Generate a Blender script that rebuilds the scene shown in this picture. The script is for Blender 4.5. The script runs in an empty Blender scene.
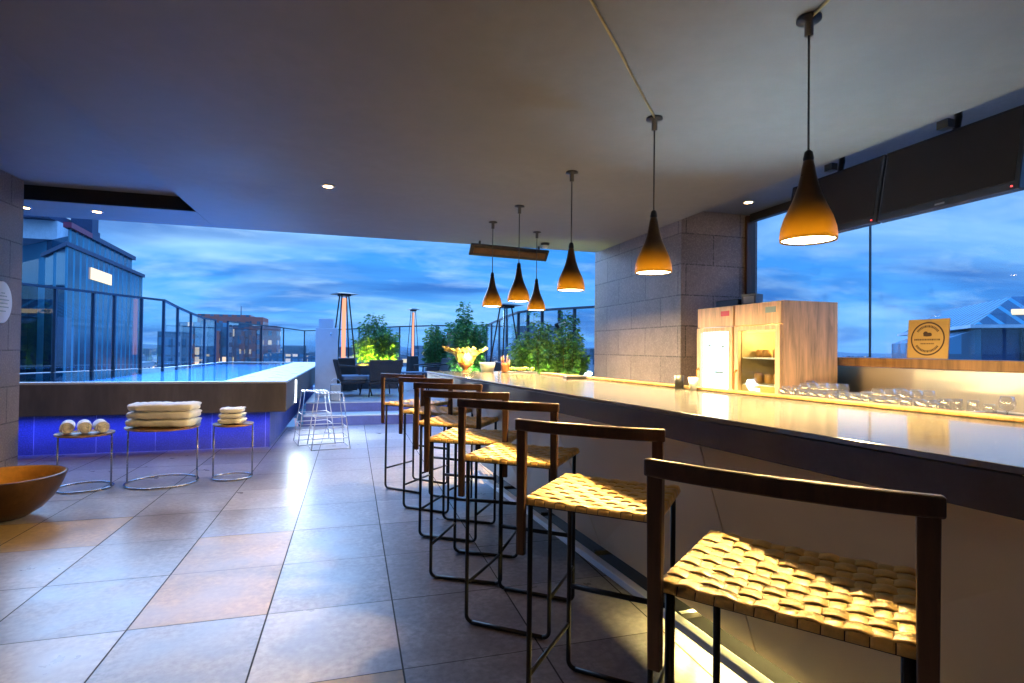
import bpy, math, random
import numpy as np
from mathutils import Vector, Matrix
random.seed(7)
PI = math.pi
sc = bpy.context.scene
col = sc.collection
R = math.radians

# ------------------------------------------------------------------ materials
def srgb(r, g, b):
    f = lambda c: (c/255/12.92) if c/255 <= .04045 else ((c/255+.055)/1.055)**2.4
    return (f(r), f(g), f(b), 1)

class NT:
    def __init__(s, name):
        s.m = bpy.data.materials.new(name); s.m.use_nodes = True
        s.t = s.m.node_tree; s.n = s.t.nodes; s.l = s.t.links
        s.n.clear(); s.out = s.n.new('ShaderNodeOutputMaterial')
    def add(s, typ, **kw):
        n = s.n.new(typ)
        for k, v in kw.items():
            if k in n.inputs: n.inputs[k].default_value = v
            else: setattr(n, k, v)
        return n
    def link(s, a, b): s.l.new(a, b)
    def coords(s, scale=(1, 1, 1), kind='Object'):
        tc = s.add('ShaderNodeTexCoord'); mp = s.add('ShaderNodeMapping')
        mp.inputs['Scale'].default_value = scale
        s.link(tc.outputs[kind], mp.inputs['Vector']); return mp.outputs['Vector']
    def noise(s, vec, scale, detail=5, rough=.6, dist=0):
        n = s.add('ShaderNodeTexNoise'); n.inputs['Scale'].default_value = scale
        n.inputs['Detail'].default_value = detail; n.inputs['Roughness'].default_value = rough
        n.inputs['Distortion'].default_value = dist
        s.link(vec, n.inputs['Vector']); return n.outputs['Fac']
    def ramp(s, fac, stops):
        r = s.add('ShaderNodeValToRGB'); e = r.color_ramp.elements
        while len(e) > 1: e.remove(e[-1])
        e[0].position = stops[0][0]; e[0].color = stops[0][1]
        for p, c in stops[1:]:
            x = e.new(p); x.color = c
        s.link(fac, r.inputs['Fac']); return r.outputs['Color']
    def mapr(s, fac, a, b, lo=0, hi=1):
        r = s.add('ShaderNodeMapRange'); s.link(fac, r.inputs['Value'])
        r.inputs['From Min'].default_value = lo; r.inputs['From Max'].default_value = hi
        r.inputs['To Min'].default_value = a; r.inputs['To Max'].default_value = b
        return r.outputs['Result']
    def bump(s, h, strength=.2, dist=.01):
        b = s.add('ShaderNodeBump'); b.inputs['Strength'].default_value = strength
        b.inputs['Distance'].default_value = dist; s.link(h, b.inputs['Height']); return b.outputs['Normal']
    def mix(s, fac, a, b, mode='MIX'):
        m = s.add('ShaderNodeMix'); m.data_type = 'RGBA'; m.blend_type = mode
        for sock, v in ((m.inputs[0], fac), (m.inputs[6], a), (m.inputs[7], b)):
            if isinstance(v, bpy.types.NodeSocket): s.link(v, sock)
            else: sock.default_value = v
        return m.outputs[2]
    def bsdf(s, **kw):
        b = s.add('ShaderNodeBsdfPrincipled')
        for k, v in kw.items():
            i = b.inputs[k.replace('_', ' ')]
            if isinstance(v, bpy.types.NodeSocket): s.link(v, i)
            else: i.default_value = v
        s.link(b.outputs[0], s.out.inputs[0]); return b

def c4(c, k=1): return (c[0]*k, c[1]*k, c[2]*k, 1)

def mat(name, c, rough=.5, metal=0, var=.25, nscale=6, bump=.1, bdist=.004, stretch=(1, 1, 1), rvar=.12, fine=.35, **kw):
    """painted / stone / metal / wood surface with mottled colour and roughness"""
    t = NT(name); v = t.coords(stretch)
    n = t.noise(v, nscale); n2 = t.noise(v, nscale*7, 3)
    cc = t.ramp(n, [(.25, c4(c, 1-var)), (.5, c4(c)), (.75, c4(c, 1+var))])
    cc = t.mix(t.mapr(n2, 0, fine, .35, .65), cc, c4(c, 1-var*1.1))
    t.bsdf(Base_Color=cc, Roughness=t.mapr(n, max(.02, rough-rvar), rough+rvar), Metallic=metal,
           Normal=t.bump(n2, bump, bdist), **kw)
    return t.m

def emit(name, c, s):
    t = NT(name); e = t.add('ShaderNodeEmission', Color=c4(c), Strength=s); t.link(e.outputs[0], t.out.inputs[0]); return t.m

def glass(name, tint=(.8, .9, .95), rough=0.0, ior=1.5, boost=0.0, frost=0):
    t = NT(name)
    tr = t.add('ShaderNodeBsdfTransparent', Color=c4(tint)); gl = t.add('ShaderNodeBsdfGlossy', Color=(1, 1, 1, 1), Roughness=rough)
    fr = t.add('ShaderNodeLayerWeight'); mx = t.add('ShaderNodeMixShader')
    pw = t.add('ShaderNodeMath', operation='POWER'); t.link(fr.outputs['Facing'], pw.inputs[0]); pw.inputs[1].default_value = 5
    f = t.mapr(pw.outputs[0], .035+boost, .9)
    t.link(f, mx.inputs[0]); t.link(tr.outputs[0], mx.inputs[1]); t.link(gl.outputs[0], mx.inputs[2])
    if frost:
        df = t.add('ShaderNodeBsdfTranslucent', Color=(.9, .88, .84, 1)); d2 = t.add('ShaderNodeBsdfDiffuse', Color=(.9, .88, .84, 1))
        m1 = t.add('ShaderNodeMixShader'); m1.inputs[0].default_value = .5; t.link(df.outputs[0], m1.inputs[1]); t.link(d2.outputs[0], m1.inputs[2])
        m2 = t.add('ShaderNodeMixShader'); m2.inputs[0].default_value = frost; t.link(mx.outputs[0], m2.inputs[1]); t.link(m1.outputs[0], m2.inputs[2]); mx = m2
    t.link(mx.outputs[0], t.out.inputs[0]); return t.m

def stone_tiles(name, c, w=.62, h=.31, joint=(.02, .02, .02), rough=.5, jw=.006):
    t = NT(name); tc = t.add('ShaderNodeTexCoord'); sx = t.add('ShaderNodeSeparateXYZ'); t.link(tc.outputs['Object'], sx.inputs[0])
    ad = t.add('ShaderNodeMath', operation='ADD'); t.link(sx.outputs[0], ad.inputs[0]); t.link(sx.outputs[1], ad.inputs[1])
    cb = t.add('ShaderNodeCombineXYZ'); t.link(ad.outputs[0], cb.inputs[0]); t.link(sx.outputs[2], cb.inputs[1])
    br = t.add('ShaderNodeTexBrick'); t.link(cb.outputs[0], br.inputs['Vector'])
    br.inputs['Scale'].default_value = 1; br.inputs['Brick Width'].default_value = w; br.inputs['Row Height'].default_value = h
    br.inputs['Mortar Size'].default_value = jw; br.inputs['Mortar Smooth'].default_value = .1
    br.inputs['Color1'].default_value = c4(c, .82); br.inputs['Color2'].default_value = c4(c, 1.15); br.inputs['Mortar'].default_value = c4(joint)
    v = t.coords(); n = t.noise(v, 5); n2 = t.noise(v, 70, 4)
    cc = t.mix(t.mapr(n, .0, .7, .35, .75), br.outputs['Color'], c4(c, .6))
    cc = t.mix(t.mapr(n2, 0, .9, .45, .8), cc, c4(c, 1.7))
    t.bsdf(Base_Color=cc, Roughness=t.mapr(n2, rough-.12, rough+.12), Normal=t.bump(n2, .25, .004))
    return t.m

def facade(name, wall, win, bw=2.2, bh=3.0, mortar=.35, rough=.3, lit=0.0):
    t = NT(name); tc = t.add('ShaderNodeTexCoord'); sx = t.add('ShaderNodeSeparateXYZ'); t.link(tc.outputs['Object'], sx.inputs[0])
    ad = t.add('ShaderNodeMath', operation='ADD'); t.link(sx.outputs[0], ad.inputs[0]); t.link(sx.outputs[1], ad.inputs[1])
    cb = t.add('ShaderNodeCombineXYZ'); t.link(ad.outputs[0], cb.inputs[0]); t.link(sx.outputs[2], cb.inputs[1])
    br = t.add('ShaderNodeTexBrick', offset=0.0); t.link(cb.outputs[0], br.inputs['Vector'])
    br.inputs['Scale'].default_value = 1; br.inputs['Brick Width'].default_value = bw; br.inputs['Row Height'].default_value = bh
    br.inputs['Mortar Size'].default_value = mortar; br.inputs['Mortar Smooth'].default_value = 0
    br.inputs['Color1'].default_value = c4(win, .6); br.inputs['Color2'].default_value = c4(win, 1.5); br.inputs['Mortar'].default_value = c4(wall)
    b = t.bsdf(Base_Color=br.outputs['Color'], Roughness=t.mapr(br.outputs['Fac'], .12, .7))
    if lit:
        sn = t.add('ShaderNodeMath', operation='DIVIDE'); fl = t.add('ShaderNodeVectorMath', operation='SNAP')
        t.link(cb.outputs[0], fl.inputs[0]); fl.inputs[1].default_value = (bw, bh, 1)
        wn = t.add('ShaderNodeTexWhiteNoise'); t.link(fl.outputs[0], wn.inputs['Vector'])
        gt = t.add('ShaderNodeMath', operation='GREATER_THAN'); t.link(wn.outputs[0], gt.inputs[0]); gt.inputs[1].default_value = .9
        sub = t.add('ShaderNodeMath', operation='SUBTRACT'); sub.inputs[0].default_value = 1; t.link(br.outputs['Fac'], sub.inputs[1])
        ml = t.add('ShaderNodeMath', operation='MULTIPLY'); t.link(gt.outputs[0], ml.inputs[0]); t.link(sub.outputs[0], ml.inputs[1])
        m2 = t.add('ShaderNodeMath', operation='MULTIPLY'); t.link(ml.outputs[0], m2.inputs[0]); m2.inputs[1].default_value = lit
        b.inputs['Emission Color'].default_value = (1, .72, .38, 1); t.link(m2.outputs[0], b.inputs['Emission Strength'])
    return t.m

def wood(name, c, rough=.4, scale=(1, 1, 12), sc_=3.0, **kw):
    t = NT(name); v = t.coords(scale)
    n = t.noise(v, sc_, 6, .65, .6); n2 = t.noise(v, sc_*9, 3)
    cc = t.ramp(n, [(.28, c4(c, .55)), (.5, c4(c)), (.72, c4(c, 1.4))])
    t.bsdf(Base_Color=cc, Roughness=t.mapr(n2, rough-.1, rough+.15), Normal=t.bump(n2, .15, .002), **kw)
    return t.m

M = {}
M['ceil'] = mat('ceiling_plaster', (.205, .20, .20), .62, var=.14, nscale=1.1, bump=.12, bdist=.003, rvar=.08)
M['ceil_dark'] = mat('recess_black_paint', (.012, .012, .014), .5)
M['strip'] = mat('dark_grey_strip_paint', (.15, .165, .19), .45)
M['tile'] = mat('grey_porcelain_tile', (.26, .24, .27), .33, var=.42, nscale=4.5, bump=.12, bdist=.002, rvar=.12, fine=.7)
M['tile2'] = mat('pale_porcelain_tile', (.34, .31, .33), .31, var=.34, nscale=4, bump=.12, bdist=.002, rvar=.12, fine=.7)
M['tile3'] = mat('tan_porcelain_tile', (.38, .25, .095), .38, var=.3, nscale=4, bump=.12, bdist=.002, rvar=.12, fine=.7)
M['grout'] = mat('dark_grout', (.035, .033, .035), .8)
M['platform'] = mat('terrace_paving', (.42, .43, .46), .42, nscale=2, var=.12)
M['riser'] = mat('blue_step_riser', (.06, .08, .26), .5)  # blue light on the steps is put into the riser colour
M['stone'] = stone_tiles('grey_granite_cladding', (.19, .16, .155), .64, .31)
M['poolfront'] = mat('rust_stained_stone', (.085, .072, .068), .5, var=.55, nscale=2.2, stretch=(1, 1, .25))
M['coping'] = mat('pale_coping_stone', (.45, .47, .50), .3, var=.08)
M['poolbase'] = stone_tiles('blue_lit_base_panel', (.085, .11, .34), .62, .6, joint=(.4, .45, .8), rough=.45, jw=.004)  # blue of the strip light is also put into the panel colour
M['counter'] = mat('polished_light_counter', (.17, .17, .175), .10, var=.35, nscale=14, bump=.02, rvar=.04, Specular_IOR_Level=.9)
M['fascia'] = mat('dark_stone_fascia', (.022, .024, .035), .38, var=.4, nscale=9, bump=.1)
M['panel'] = mat('taupe_steel_panel', (.78, .62, .42), .36, metal=.05, var=.05, nscale=.8, bump=.01, rvar=.03)
M['plinth'] = mat('black_plinth', (.02, .02, .02), .5)
M['rail'] = mat('pale_satin_rail', (.62, .65, .72), .35, metal=.3, var=.03, nscale=3, bump=0, rvar=.02)
M['steel'] = mat('stainless_steel', (.62, .60, .56), .3, metal=1, var=.06, nscale=.9, bump=.05, bdist=.01, stretch=(1, 1, 2), rvar=.05)
M['blackmetal'] = mat('black_powder_steel', (.018, .016, .016), .38, metal=.3, var=.3, nscale=12)
M['darkwood'] = wood('dark_walnut', (.055, .026, .015), .36, (14, 1, 3), 2.5)
M['postwood'] = wood('dark_walnut_upright', (.060, .028, .015), .36, (14, 14, 1), 2.5)
M['strap'] = mat('woven_tan_leather', (.74, .48, .15), .36, var=.28, nscale=30, bump=.2, bdist=.002)
M['white'] = mat('white_enamel', (.42, .44, .48), .4, var=.05)
M['sign'] = mat('white_sign_face', (.75, .78, .78), .45, var=.04)
M['signtxt'] = mat('faded_sign_print', (.30, .42, .42), .5, var=.05)
M['chrome'] = mat('satin_chrome_wire', (.5, .5, .52), .25, metal=1, var=.05)
M['traywood'] = wood('honey_wood_top', (.42, .23, .08), .4, (2, 10, 2), 3)
def towel():
    t = NT('terry_towel'); v = t.coords(); n = t.noise(v, 160, 4, .7); n2 = t.noise(v, 12, 3)
    t.bsdf(Base_Color=t.mix(t.mapr(n2, 0, .4), (.90, .89, .86, 1), (.80, .77, .70, 1)), Roughness=.95,
           Normal=t.bump(n, .6, .006), Sheen_Weight=.3)
    return t.m
M['towel'] = towel()
M['bronze'] = mat('bronze_patina', (.09, .045, .02), .32, metal=.5, var=.4, nscale=7, bump=.15)
M['brasslin'] = mat('gold_lining', (.60, .28, .05), .62, metal=0, Specular_IOR_Level=.15, var=.3, nscale=5, bump=.1)
M['fridge'] = wood('copper_oak_veneer', (.82, .52, .31), .36, (9, 9, .8), 2.2)
M['fridgein'] = mat('white_cabinet_lining', (.8, .85, .85), .4, var=.04)
M['fridgelit'] = emit('cool_cabinet_led', (.72, .95, 1.0), 3.4)
M['warmlit'] = emit('warm_cabinet_led', (1.0, .62, .15), 2.2)
M['darkin'] = mat('dark_cabinet_lining', (.22, .19, .13), .4)
M['warmlining'] = mat('amber_cabinet_lining', (.42, .32, .15), .5)
M['tvscreen'] = mat('tv_glass', (.018, .018, .025), .5, var=.1, bump=0, rvar=.03, Specular_IOR_Level=.15)
M['tvframe'] = mat('tv_gloss_bezel', (.05, .06, .09), .2, metal=.5, var=.1, bump=0, rvar=.04)
M['silver'] = mat('silver_badge', (.6, .6, .62), .3, metal=.8)
M['redled'] = emit('red_standby_led', (1, .05, .05), 3)
M['wglass'] = glass('window_glass', (.93, .96, .98), 0, 1.45)
M['fglass'] = glass('fence_glass', (.86, .94, .97), 0, 1.5, .03)
M['dglass'] = glass('door_glass', (.9, .93, .93), .02, 1.4, -.028)
M['tumbler'] = glass('drinking_glass', (.93, .92, .90), .03, 1.55, .14, frost=.13)
M['fencepost'] = mat('blue_grey_aluminium', (.045, .07, .10), .4, metal=.4, var=.15)
M['led'] = emit('pendant_diffuser', (1.0, .80, .45), 16)
M['down'] = emit('downlight_lens', (1.0, .62, .25), 26)
M['coil'] = emit('heater_tube_glow', (1.0, .38, .24), .9)
M['poolspot'] = emit('pool_wall_light', (.85, .93, 1.0), 9)
M['green'] = mat('leaf_green', (.05, .20, .05), .5, var=.5, nscale=9)
M['green2'] = mat('leaf_pale_green', (.12, .30, .06), .5, var=.5, nscale=9)
M['stem'] = mat('leaf_stem', (.09, .10, .03), .7)
M['soil'] = mat('planter_soil', (.03, .022, .015), .9)
M['planter'] = mat('planter_grey', (.22, .24, .27), .5)
M['planter_dark'] = mat('planter_charcoal', (.03, .035, .045), .5)
M['petal'] = mat('yellow_leaf', (.85, .72, .22), .5, var=.25, nscale=12, Transmission_Weight=0)
M['wicker'] = mat('charcoal_wicker', (.016, .018, .024), .6, var=.5, nscale=60, bump=.6, bdist=.01)
M['cushion'] = mat('blue_grey_cushion', (.10, .14, .20), .85, var=.1)
M['plaster'] = mat('pale_render', (.55, .57, .62), .7, var=.08)
M['signwood'] = mat('kraft_board', (.55, .36, .13), .55, var=.1, nscale=5)
M['signink'] = mat('dark_brown_ink', (.045, .016, .008), .5)
M['sillwood'] = wood('sill_wood', (.26, .13, .05), .4, (1, 12, 1), 2)
M['ceramic'] = mat('white_ceramic', (.7, .7, .68), .25, var=.05)
M['jar'] = mat('brown_pottery', (.30, .12, .05), .35, var=.5, nscale=14)
M['limeskin'] = mat('lime_skin', (.45, .42, .05), .4)
M['plastic'] = mat('black_plastic', (.015, .015, .017), .35)
M['pinkred'] = mat('red_badge', (.7, .05, .09), .4)
M['conduit'] = mat('brass_conduit', (.42, .29, .10), .4, metal=.4)
M['backwall'] = mat('dark_wall_render', (.05, .05, .06), .7)

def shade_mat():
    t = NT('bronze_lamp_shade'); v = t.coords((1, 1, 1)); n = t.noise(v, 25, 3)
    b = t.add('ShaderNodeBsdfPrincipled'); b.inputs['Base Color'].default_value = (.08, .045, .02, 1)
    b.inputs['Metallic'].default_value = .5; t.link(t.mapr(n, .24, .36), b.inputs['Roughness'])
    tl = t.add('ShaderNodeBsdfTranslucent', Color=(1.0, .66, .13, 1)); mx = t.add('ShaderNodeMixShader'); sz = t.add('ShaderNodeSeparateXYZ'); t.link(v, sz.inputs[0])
    t.link(t.mapr(sz.outputs[2], .26, .0, -.87, -.70), mx.inputs[0])  # translucency graded by height to set the golden glow at the bottom
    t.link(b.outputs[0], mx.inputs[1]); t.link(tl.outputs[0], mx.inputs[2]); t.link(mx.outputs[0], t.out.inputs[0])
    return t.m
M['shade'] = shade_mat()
def water_mat():
    t = NT('pool_water'); v = t.coords((1, 1.6, 1)); n = t.noise(v, 4, 3, .5, .4); nb = t.bump(n, .10, .02)
    tr = t.add('ShaderNodeBsdfTransparent', Color=(.45, .75, .92, 1)); gl = t.add('ShaderNodeBsdfGlossy', Color=(1, 1, 1, 1), Roughness=.02)
    t.link(nb, gl.inputs['Normal'])
    lw = t.add('ShaderNodeLayerWeight'); pw = t.add('ShaderNodeMath', operation='POWER'); t.link(lw.outputs['Facing'], pw.inputs[0]); pw.inputs[1].default_value = 4
    mx = t.add('ShaderNodeMixShader'); t.link(t.mapr(pw.outputs[0], .03, 1), mx.inputs[0]); t.link(tr.outputs[0], mx.inputs[1]); t.link(gl.outputs[0], mx.inputs[2])
    t.link(mx.outputs[0], t.out.inputs[0]); return t.m
M['water'] = water_mat()
def ground_mat():
    t = NT('city_ground'); v = t.coords((1, 1, 1)); n = t.noise(v, .02, 6, .7); n2 = t.noise(v, .12, 4, .7)
    c = t.ramp(n, [(.35, (.03, .045, .055, 1)), (.5, (.09, .11, .13, 1)), (.62, (.035, .07, .05, 1))])
    t.bsdf(Base_Color=t.mix(t.mapr(n2, 0, .8, .4, .7), c, (.16, .18, .2, 1)), Roughness=.8)
    return t.m
M['ground'] = ground_mat()
M['hill'] = mat('far_hills', (.05, .08, .10), .9, nscale=.01)
M['bglass'] = facade('glass_curtain_wall', (.06, .30, .42), (.01, .09, .17), .95, 30, .13)
M['bdark'] = facade('dark_louvre_facade', (.02, .03, .06), (.03, .05, .10), 30, 1.0, .2)
M['bbrick'] = facade('brick_flats', (.50, .13, .09), (.08, .14, .20), 2.6, 3.0, .75, lit=.5)
M['bblue'] = facade('glazed_flats', (.10, .16, .22), (.10, .24, .34), 2.0, 3.0, .3, lit=.6)
M['bpale'] = facade('pale_flats', (.42, .42, .44), (.06, .10, .15), 3.0, 3.2, .9, lit=.8)
M['bgrey'] = facade('grey_flats', (.20, .21, .24), (.05, .08, .12), 3.4, 3.0, .8, lit=.8)
M['bred'] = mat('red_parapet', (.30, .03, .08), .5)
M['bnavy'] = mat('navy_roof_edge', (.03, .05, .12), .5)
M['bwhite'] = mat('white_roof_plant', (.65, .68, .72), .6, nscale=.6)
M['roof'] = mat('flat_roof', (.14, .15, .17), .9, nscale=.3)
M['litwin'] = emit('lit_office_window', (1, .82, .60), .9)

# ------------------------------------------------------------------ mesh helpers
class MB:
    def __init__(s): s.v = []; s.f = []; s.mi = []; s.sm = []
    def add(s, vs, fs, mi=0, sm=False):
        o = len(s.v); s.v += [tuple(p) for p in vs]
        for f in fs: s.f.append(tuple(i+o for i in f)); s.mi.append(mi); s.sm.append(sm)
        return s
    def box(s, x0, x1, y0, y1, z0, z1, mi=0, top=None):
        vs = [(x0, y0, z0), (x1, y0, z0), (x1, y1, z0), (x0, y1, z0), (x0, y0, z1), (x1, y0, z1), (x1, y1, z1), (x0, y1, z1)]
        fs = [(0, 3, 2, 1), (4, 5, 6, 7), (0, 1, 5, 4), (1, 2, 6, 5), (2, 3, 7, 6), (3, 0, 4, 7)]
        s.add(vs, fs, mi)
        if top is not None: s.mi[-5] = top
        return s
    def hexa(s, bot, topp, mi=0):
        return s.add(list(bot)+list(topp), [(0, 3, 2, 1), (4, 5, 6, 7), (0, 1, 5, 4), (1, 2, 6, 5), (2, 3, 7, 6), (3, 0, 4, 7)], mi)
    def obox(s, c, size, mat3, mi=0):
        c = Vector(c); h = Vector(size)/2; vs = []
        for dz in (-1, 1):
            for dx, dy in ((-1, -1), (1, -1), (1, 1), (-1, 1)):
                vs.append(c + mat3 @ Vector((dx*h.x, dy*h.y, dz*h.z)))
        return s.add(vs, [(0, 3, 2, 1), (4, 5, 6, 7), (0, 1, 5, 4), (1, 2, 6, 5), (2, 3, 7, 6), (3, 0, 4, 7)], mi)
    def prism(s, poly, z0, z1, mi=0, top=None):
        n = len(poly); vs = [(x, y, z0) for x, y in poly]+[(x, y, z1) for x, y in poly]
        s.add(vs, [tuple(range(n))[::-1]], mi); o = len(s.v)-2*n
        s.f.append(tuple(o+n+i for i in range(n))); s.mi.append(mi if top is None else top); s.sm.append(False)
        for i in range(n):
            j = (i+1) % n; s.f.append((o+i, o+j, o+n+j, o+n+i)); s.mi.append(mi); s.sm.append(False)
        return s
    def tube(s, pts, r, n=8, mi=0, closed=False, rect=None, sm=True, up=(0, 0, 1)):
        pts = [Vector(p) for p in pts]; m = len(pts); rings = []
        for i, p in enumerate(pts):
            a = pts[(i-1) % m] if (closed or i > 0) else p; b = pts[(i+1) % m] if (closed or i < m-1) else p
            d1 = (p-a).normalized() if (p-a).length else None; d2 = (b-p).normalized() if (b-p).length else None
            t = ((d1 or d2)+(d2 or d1)).normalized()
            u = Vector(up) - t*t.dot(Vector(up))
            if u.length < 1e-3: u = Vector((0, 1, 0)) - t*t.y
            if u.length < 1e-3: u = Vector((1, 0, 0)) - t*t.x
            u.normalize(); w = t.cross(u)
            k = 1.0
            if d1 and d2:
                cs = t.dot(d1); k = 1/max(cs, .5)
            if rect:
                hw, hh = rect[0]/2, rect[1]/2
                rings.append([p+w*hw*sx*k+u*hh*sy for sx, sy in ((-1, -1), (1, -1), (1, 1), (-1, 1))])
            else:
                rr = r[i] if isinstance(r, (list, tuple)) else r
                rings.append([p+(w*math.cos(2*PI*j/n)+u*math.sin(2*PI*j/n))*rr for j in range(n)])
        nn = len(rings[0]); vs = [q for rg in rings for q in rg]; fs = []
        for i in range(m if closed else m-1):
            i2 = (i+1) % m
            for j in range(nn):
                j2 = (j+1) % nn; fs.append((i*nn+j, i*nn+j2, i2*nn+j2, i2*nn+j))
        if not closed:
            fs.append(tuple(range(nn))[::-1]); fs.append(tuple((m-1)*nn+j for j in range(nn)))
        return s.add(vs, fs, mi, sm and not rect)
    def lathe(s, prof, n=32, c=(0, 0, 0), mi=0, sx=1, sy=1, rot=None, sm=True, caps=True):
        vs = []; fs = []; m = len(prof)
        for r, z in prof:
            for j in range(n):
                a = 2*PI*j/n; p = Vector((r*math.cos(a)*sx, r*math.sin(a)*sy, z))
                if rot: p = rot @ p
                vs.append(p+Vector(c))
        for i in range(m-1):
            for j in range(n):
                j2 = (j+1) % n; fs.append((i*n+j, i*n+j2, (i+1)*n+j2, (i+1)*n+j))
        if caps and prof[0][0] > 1e-5: fs.append(tuple(range(n))[::-1])
        if caps and prof[-1][0] > 1e-5: fs.append(tuple((m-1)*n+j for j in range(n)))
        return s.add(vs, fs, mi, sm)
    def build(s, name, mats, parent=None, loc=(0, 0, 0), rotz=0, bevel=0, subsurf=0):
        me = bpy.data.meshes.new(name); me.from_pydata(s.v, [], s.f)
        if not isinstance(mats, (list, tuple)): mats = [mats]
        for m in mats: me.materials.append(m)
        me.polygons.foreach_set('material_index', s.mi); me.polygons.foreach_set('use_smooth', s.sm); me.update()
        o = bpy.data.objects.new(name, me); col.objects.link(o); o.location = loc; o.rotation_euler = (0, 0, rotz)
        if parent: o.parent = parent
        if bevel:
            b = o.modifiers.new('bevel', 'BEVEL'); b.width = bevel; b.segments = 2; b.limit_method = 'ANGLE'; b.angle_limit = R(50)
        if subsurf:
            b = o.modifiers.new('sub', 'SUBSURF'); b.levels = subsurf; b.render_levels = subsurf
        return o

def tag(o, label=None, cat=None, group=None, kind=None):
    if label: o['label'] = label
    if cat: o['category'] = cat
    if group: o['group'] = group
    if kind: o['kind'] = kind
    return o
def empty(name, loc, rz=0, label=None, cat=None, group=None):
    o = bpy.data.objects.new(name, None); col.objects.link(o); o.location = loc; o.rotation_euler = (0, 0, rz); o.empty_display_size = .1
    return tag(o, label, cat, group)
def struct(o): o['kind'] = 'structure'; return o
def copy_tree(o, parent=None):
    c = o.copy(); col.objects.link(c)
    if parent: c.parent = parent; c.matrix_parent_inverse = o.matrix_parent_inverse
    for ch in [x for x in bpy.data.objects if x.parent == o and x.name in KIDS.get(o.name, ())]: copy_tree(ch, c)
    return c
KIDS = {}
def kids_of(o):
    KIDS.clear()
    for x in bpy.data.objects:
        if x.parent: KIDS.setdefault(x.parent.name, []).append(x.name)
def clone(o, loc, rz=None, label=None, group=None):
    kids_of(o); c = copy_tree(o); c.location = loc
    if rz is not None: c.rotation_euler = (0, 0, rz)
    if label: c['label'] = label
    if group: c['group'] = group
    return c
def lamp(name, typ, loc, power, color, parent=None, rot=(0, 0, 0), size=.1, **kw):
    l = bpy.data.lights.new(name, typ); l.energy = power; l.color = color
    if typ == 'AREA':
        l.shape = kw.pop('shape', 'DISK'); l.size = size
        if 'size_y' in kw: l.shape = 'RECTANGLE'; l.size_y = kw.pop('size_y')
    elif typ in ('POINT', 'SPOT'): l.shadow_soft_size = size
    for k, v in kw.items(): setattr(l, k, v)
    o = bpy.data.objects.new(name, l); col.objects.link(o); o.location = loc; o.rotation_euler = rot
    if parent: o.parent = parent
    return o

WARM = (1.0, .66, .24)
# ------------------------------------------------------------------ floor, ceiling, walls
FX = [.219+.592*i for i in range(-14, 11)]
FY = [2.905+.633*i for i in range(-10, 12)]
fl = MB(); fl.add([(-9, -3.6, -.004), (6.2, -3.6, -.004), (6.2, 9.55, -.004), (-9, 9.55, -.004)], [(0, 1, 2, 3)], 0)
tan_cells = {(-2, 0), (-2, 1), (-4, 2), (-5, 2), (-1, -2), (3, -2), (-4, -1)}
for i in range(len(FX)-1):
    for j in range(len(FY)-1):
        g = .0024; gl = .0036
        x0, x1, y0, y1 = FX[i]+gl, FX[i+1]-gl, FY[j]+g, min(FY[j+1]-g, 9.548)
        if y0 > 9.5: continue
        k = (i-14, j-10)
        mi = 3 if k in tan_cells else (1 if random.random() < .6 else 2)
        z = random.uniform(-.0004, .0004)
        fl.add([(x0, y0, z), (x1, y0, z), (x1, y1, z), (x0, y1, z)], [(0, 1, 2, 3)], mi)
struct(fl.build('floor', [M['grout'], M['tile'], M['tile2'], M['tile3']]))

ce = MB()
ce.box(-1.47, 3.12, -3.6, 6.72, 2.6, 3.1)
ce.box(-9, -1.474, 6.0, 6.72, 2.6, 3.1)
ce.box(-9, -1.474, -3.6, 5.996, 2.735, 3.1)
struct(ce.build('ceiling', [M['ceil']]))
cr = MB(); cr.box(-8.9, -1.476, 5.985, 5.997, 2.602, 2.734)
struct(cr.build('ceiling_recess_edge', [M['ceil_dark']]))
cw = MB(); cw.box(3.124, 4.05, -3.6, 6.6, 2.72, 3.1)
struct(cw.build('ceiling_window_strip', [M['strip']]))
b = MB(); b.box(-9, 6.2, -3.8, -3.604, 0, 3.1); struct(b.build('wall_back', M['backwall']))
b = MB(); b.box(-9.2, -9.004, -3.6, 4.5, 0, 3.1); struct(b.build('wall_left', M['backwall']))

p = MB(); p.box(-3.6, -2.8, 4.6, 5.865, 0, 2.733)
tag(p.build('stone_pillar', M['stone'], bevel=.004), 'grey granite clad pillar at the left edge carrying the oval white sign', 'pillar')
p = MB(); p.box(3.15, 4.06, 4.795, 6.83, 0, 2.718)
tag(p.build('stone_wall', M['stone'], bevel=.004), 'wide brown-grey granite block wall behind the drinks cabinets and bar end', 'wall')

# oval sign
sg = empty('wall_sign', (-2.8, 5.56, 1.64), 0, 'oval white wall sign with faint print on the left pillar', 'sign')
m = MB(); m.lathe([(0, .0), (.155, 0), (.165, .004), (.165, .014), (.158, .018), (0, .018)], 40, rot=Matrix.Rotation(PI/2, 3, 'Y'), sx=1.05, sy=.8)
m.build('plate', M['sign'], sg)
m = MB()
for k, (zz, w) in enumerate(((.075, .05), (.05, .10), (.02, .15), (-.01, .12), (-.04, .15), (-.075, .08))):
    y = -w/2
    while y < w/2:
        l = random.uniform(.006, .014); m.box(.0185, .0195, y, y+l, zz-.004, zz+.005); y += l+.006
m.build('lettering', M['signtxt'], sg)

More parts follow.
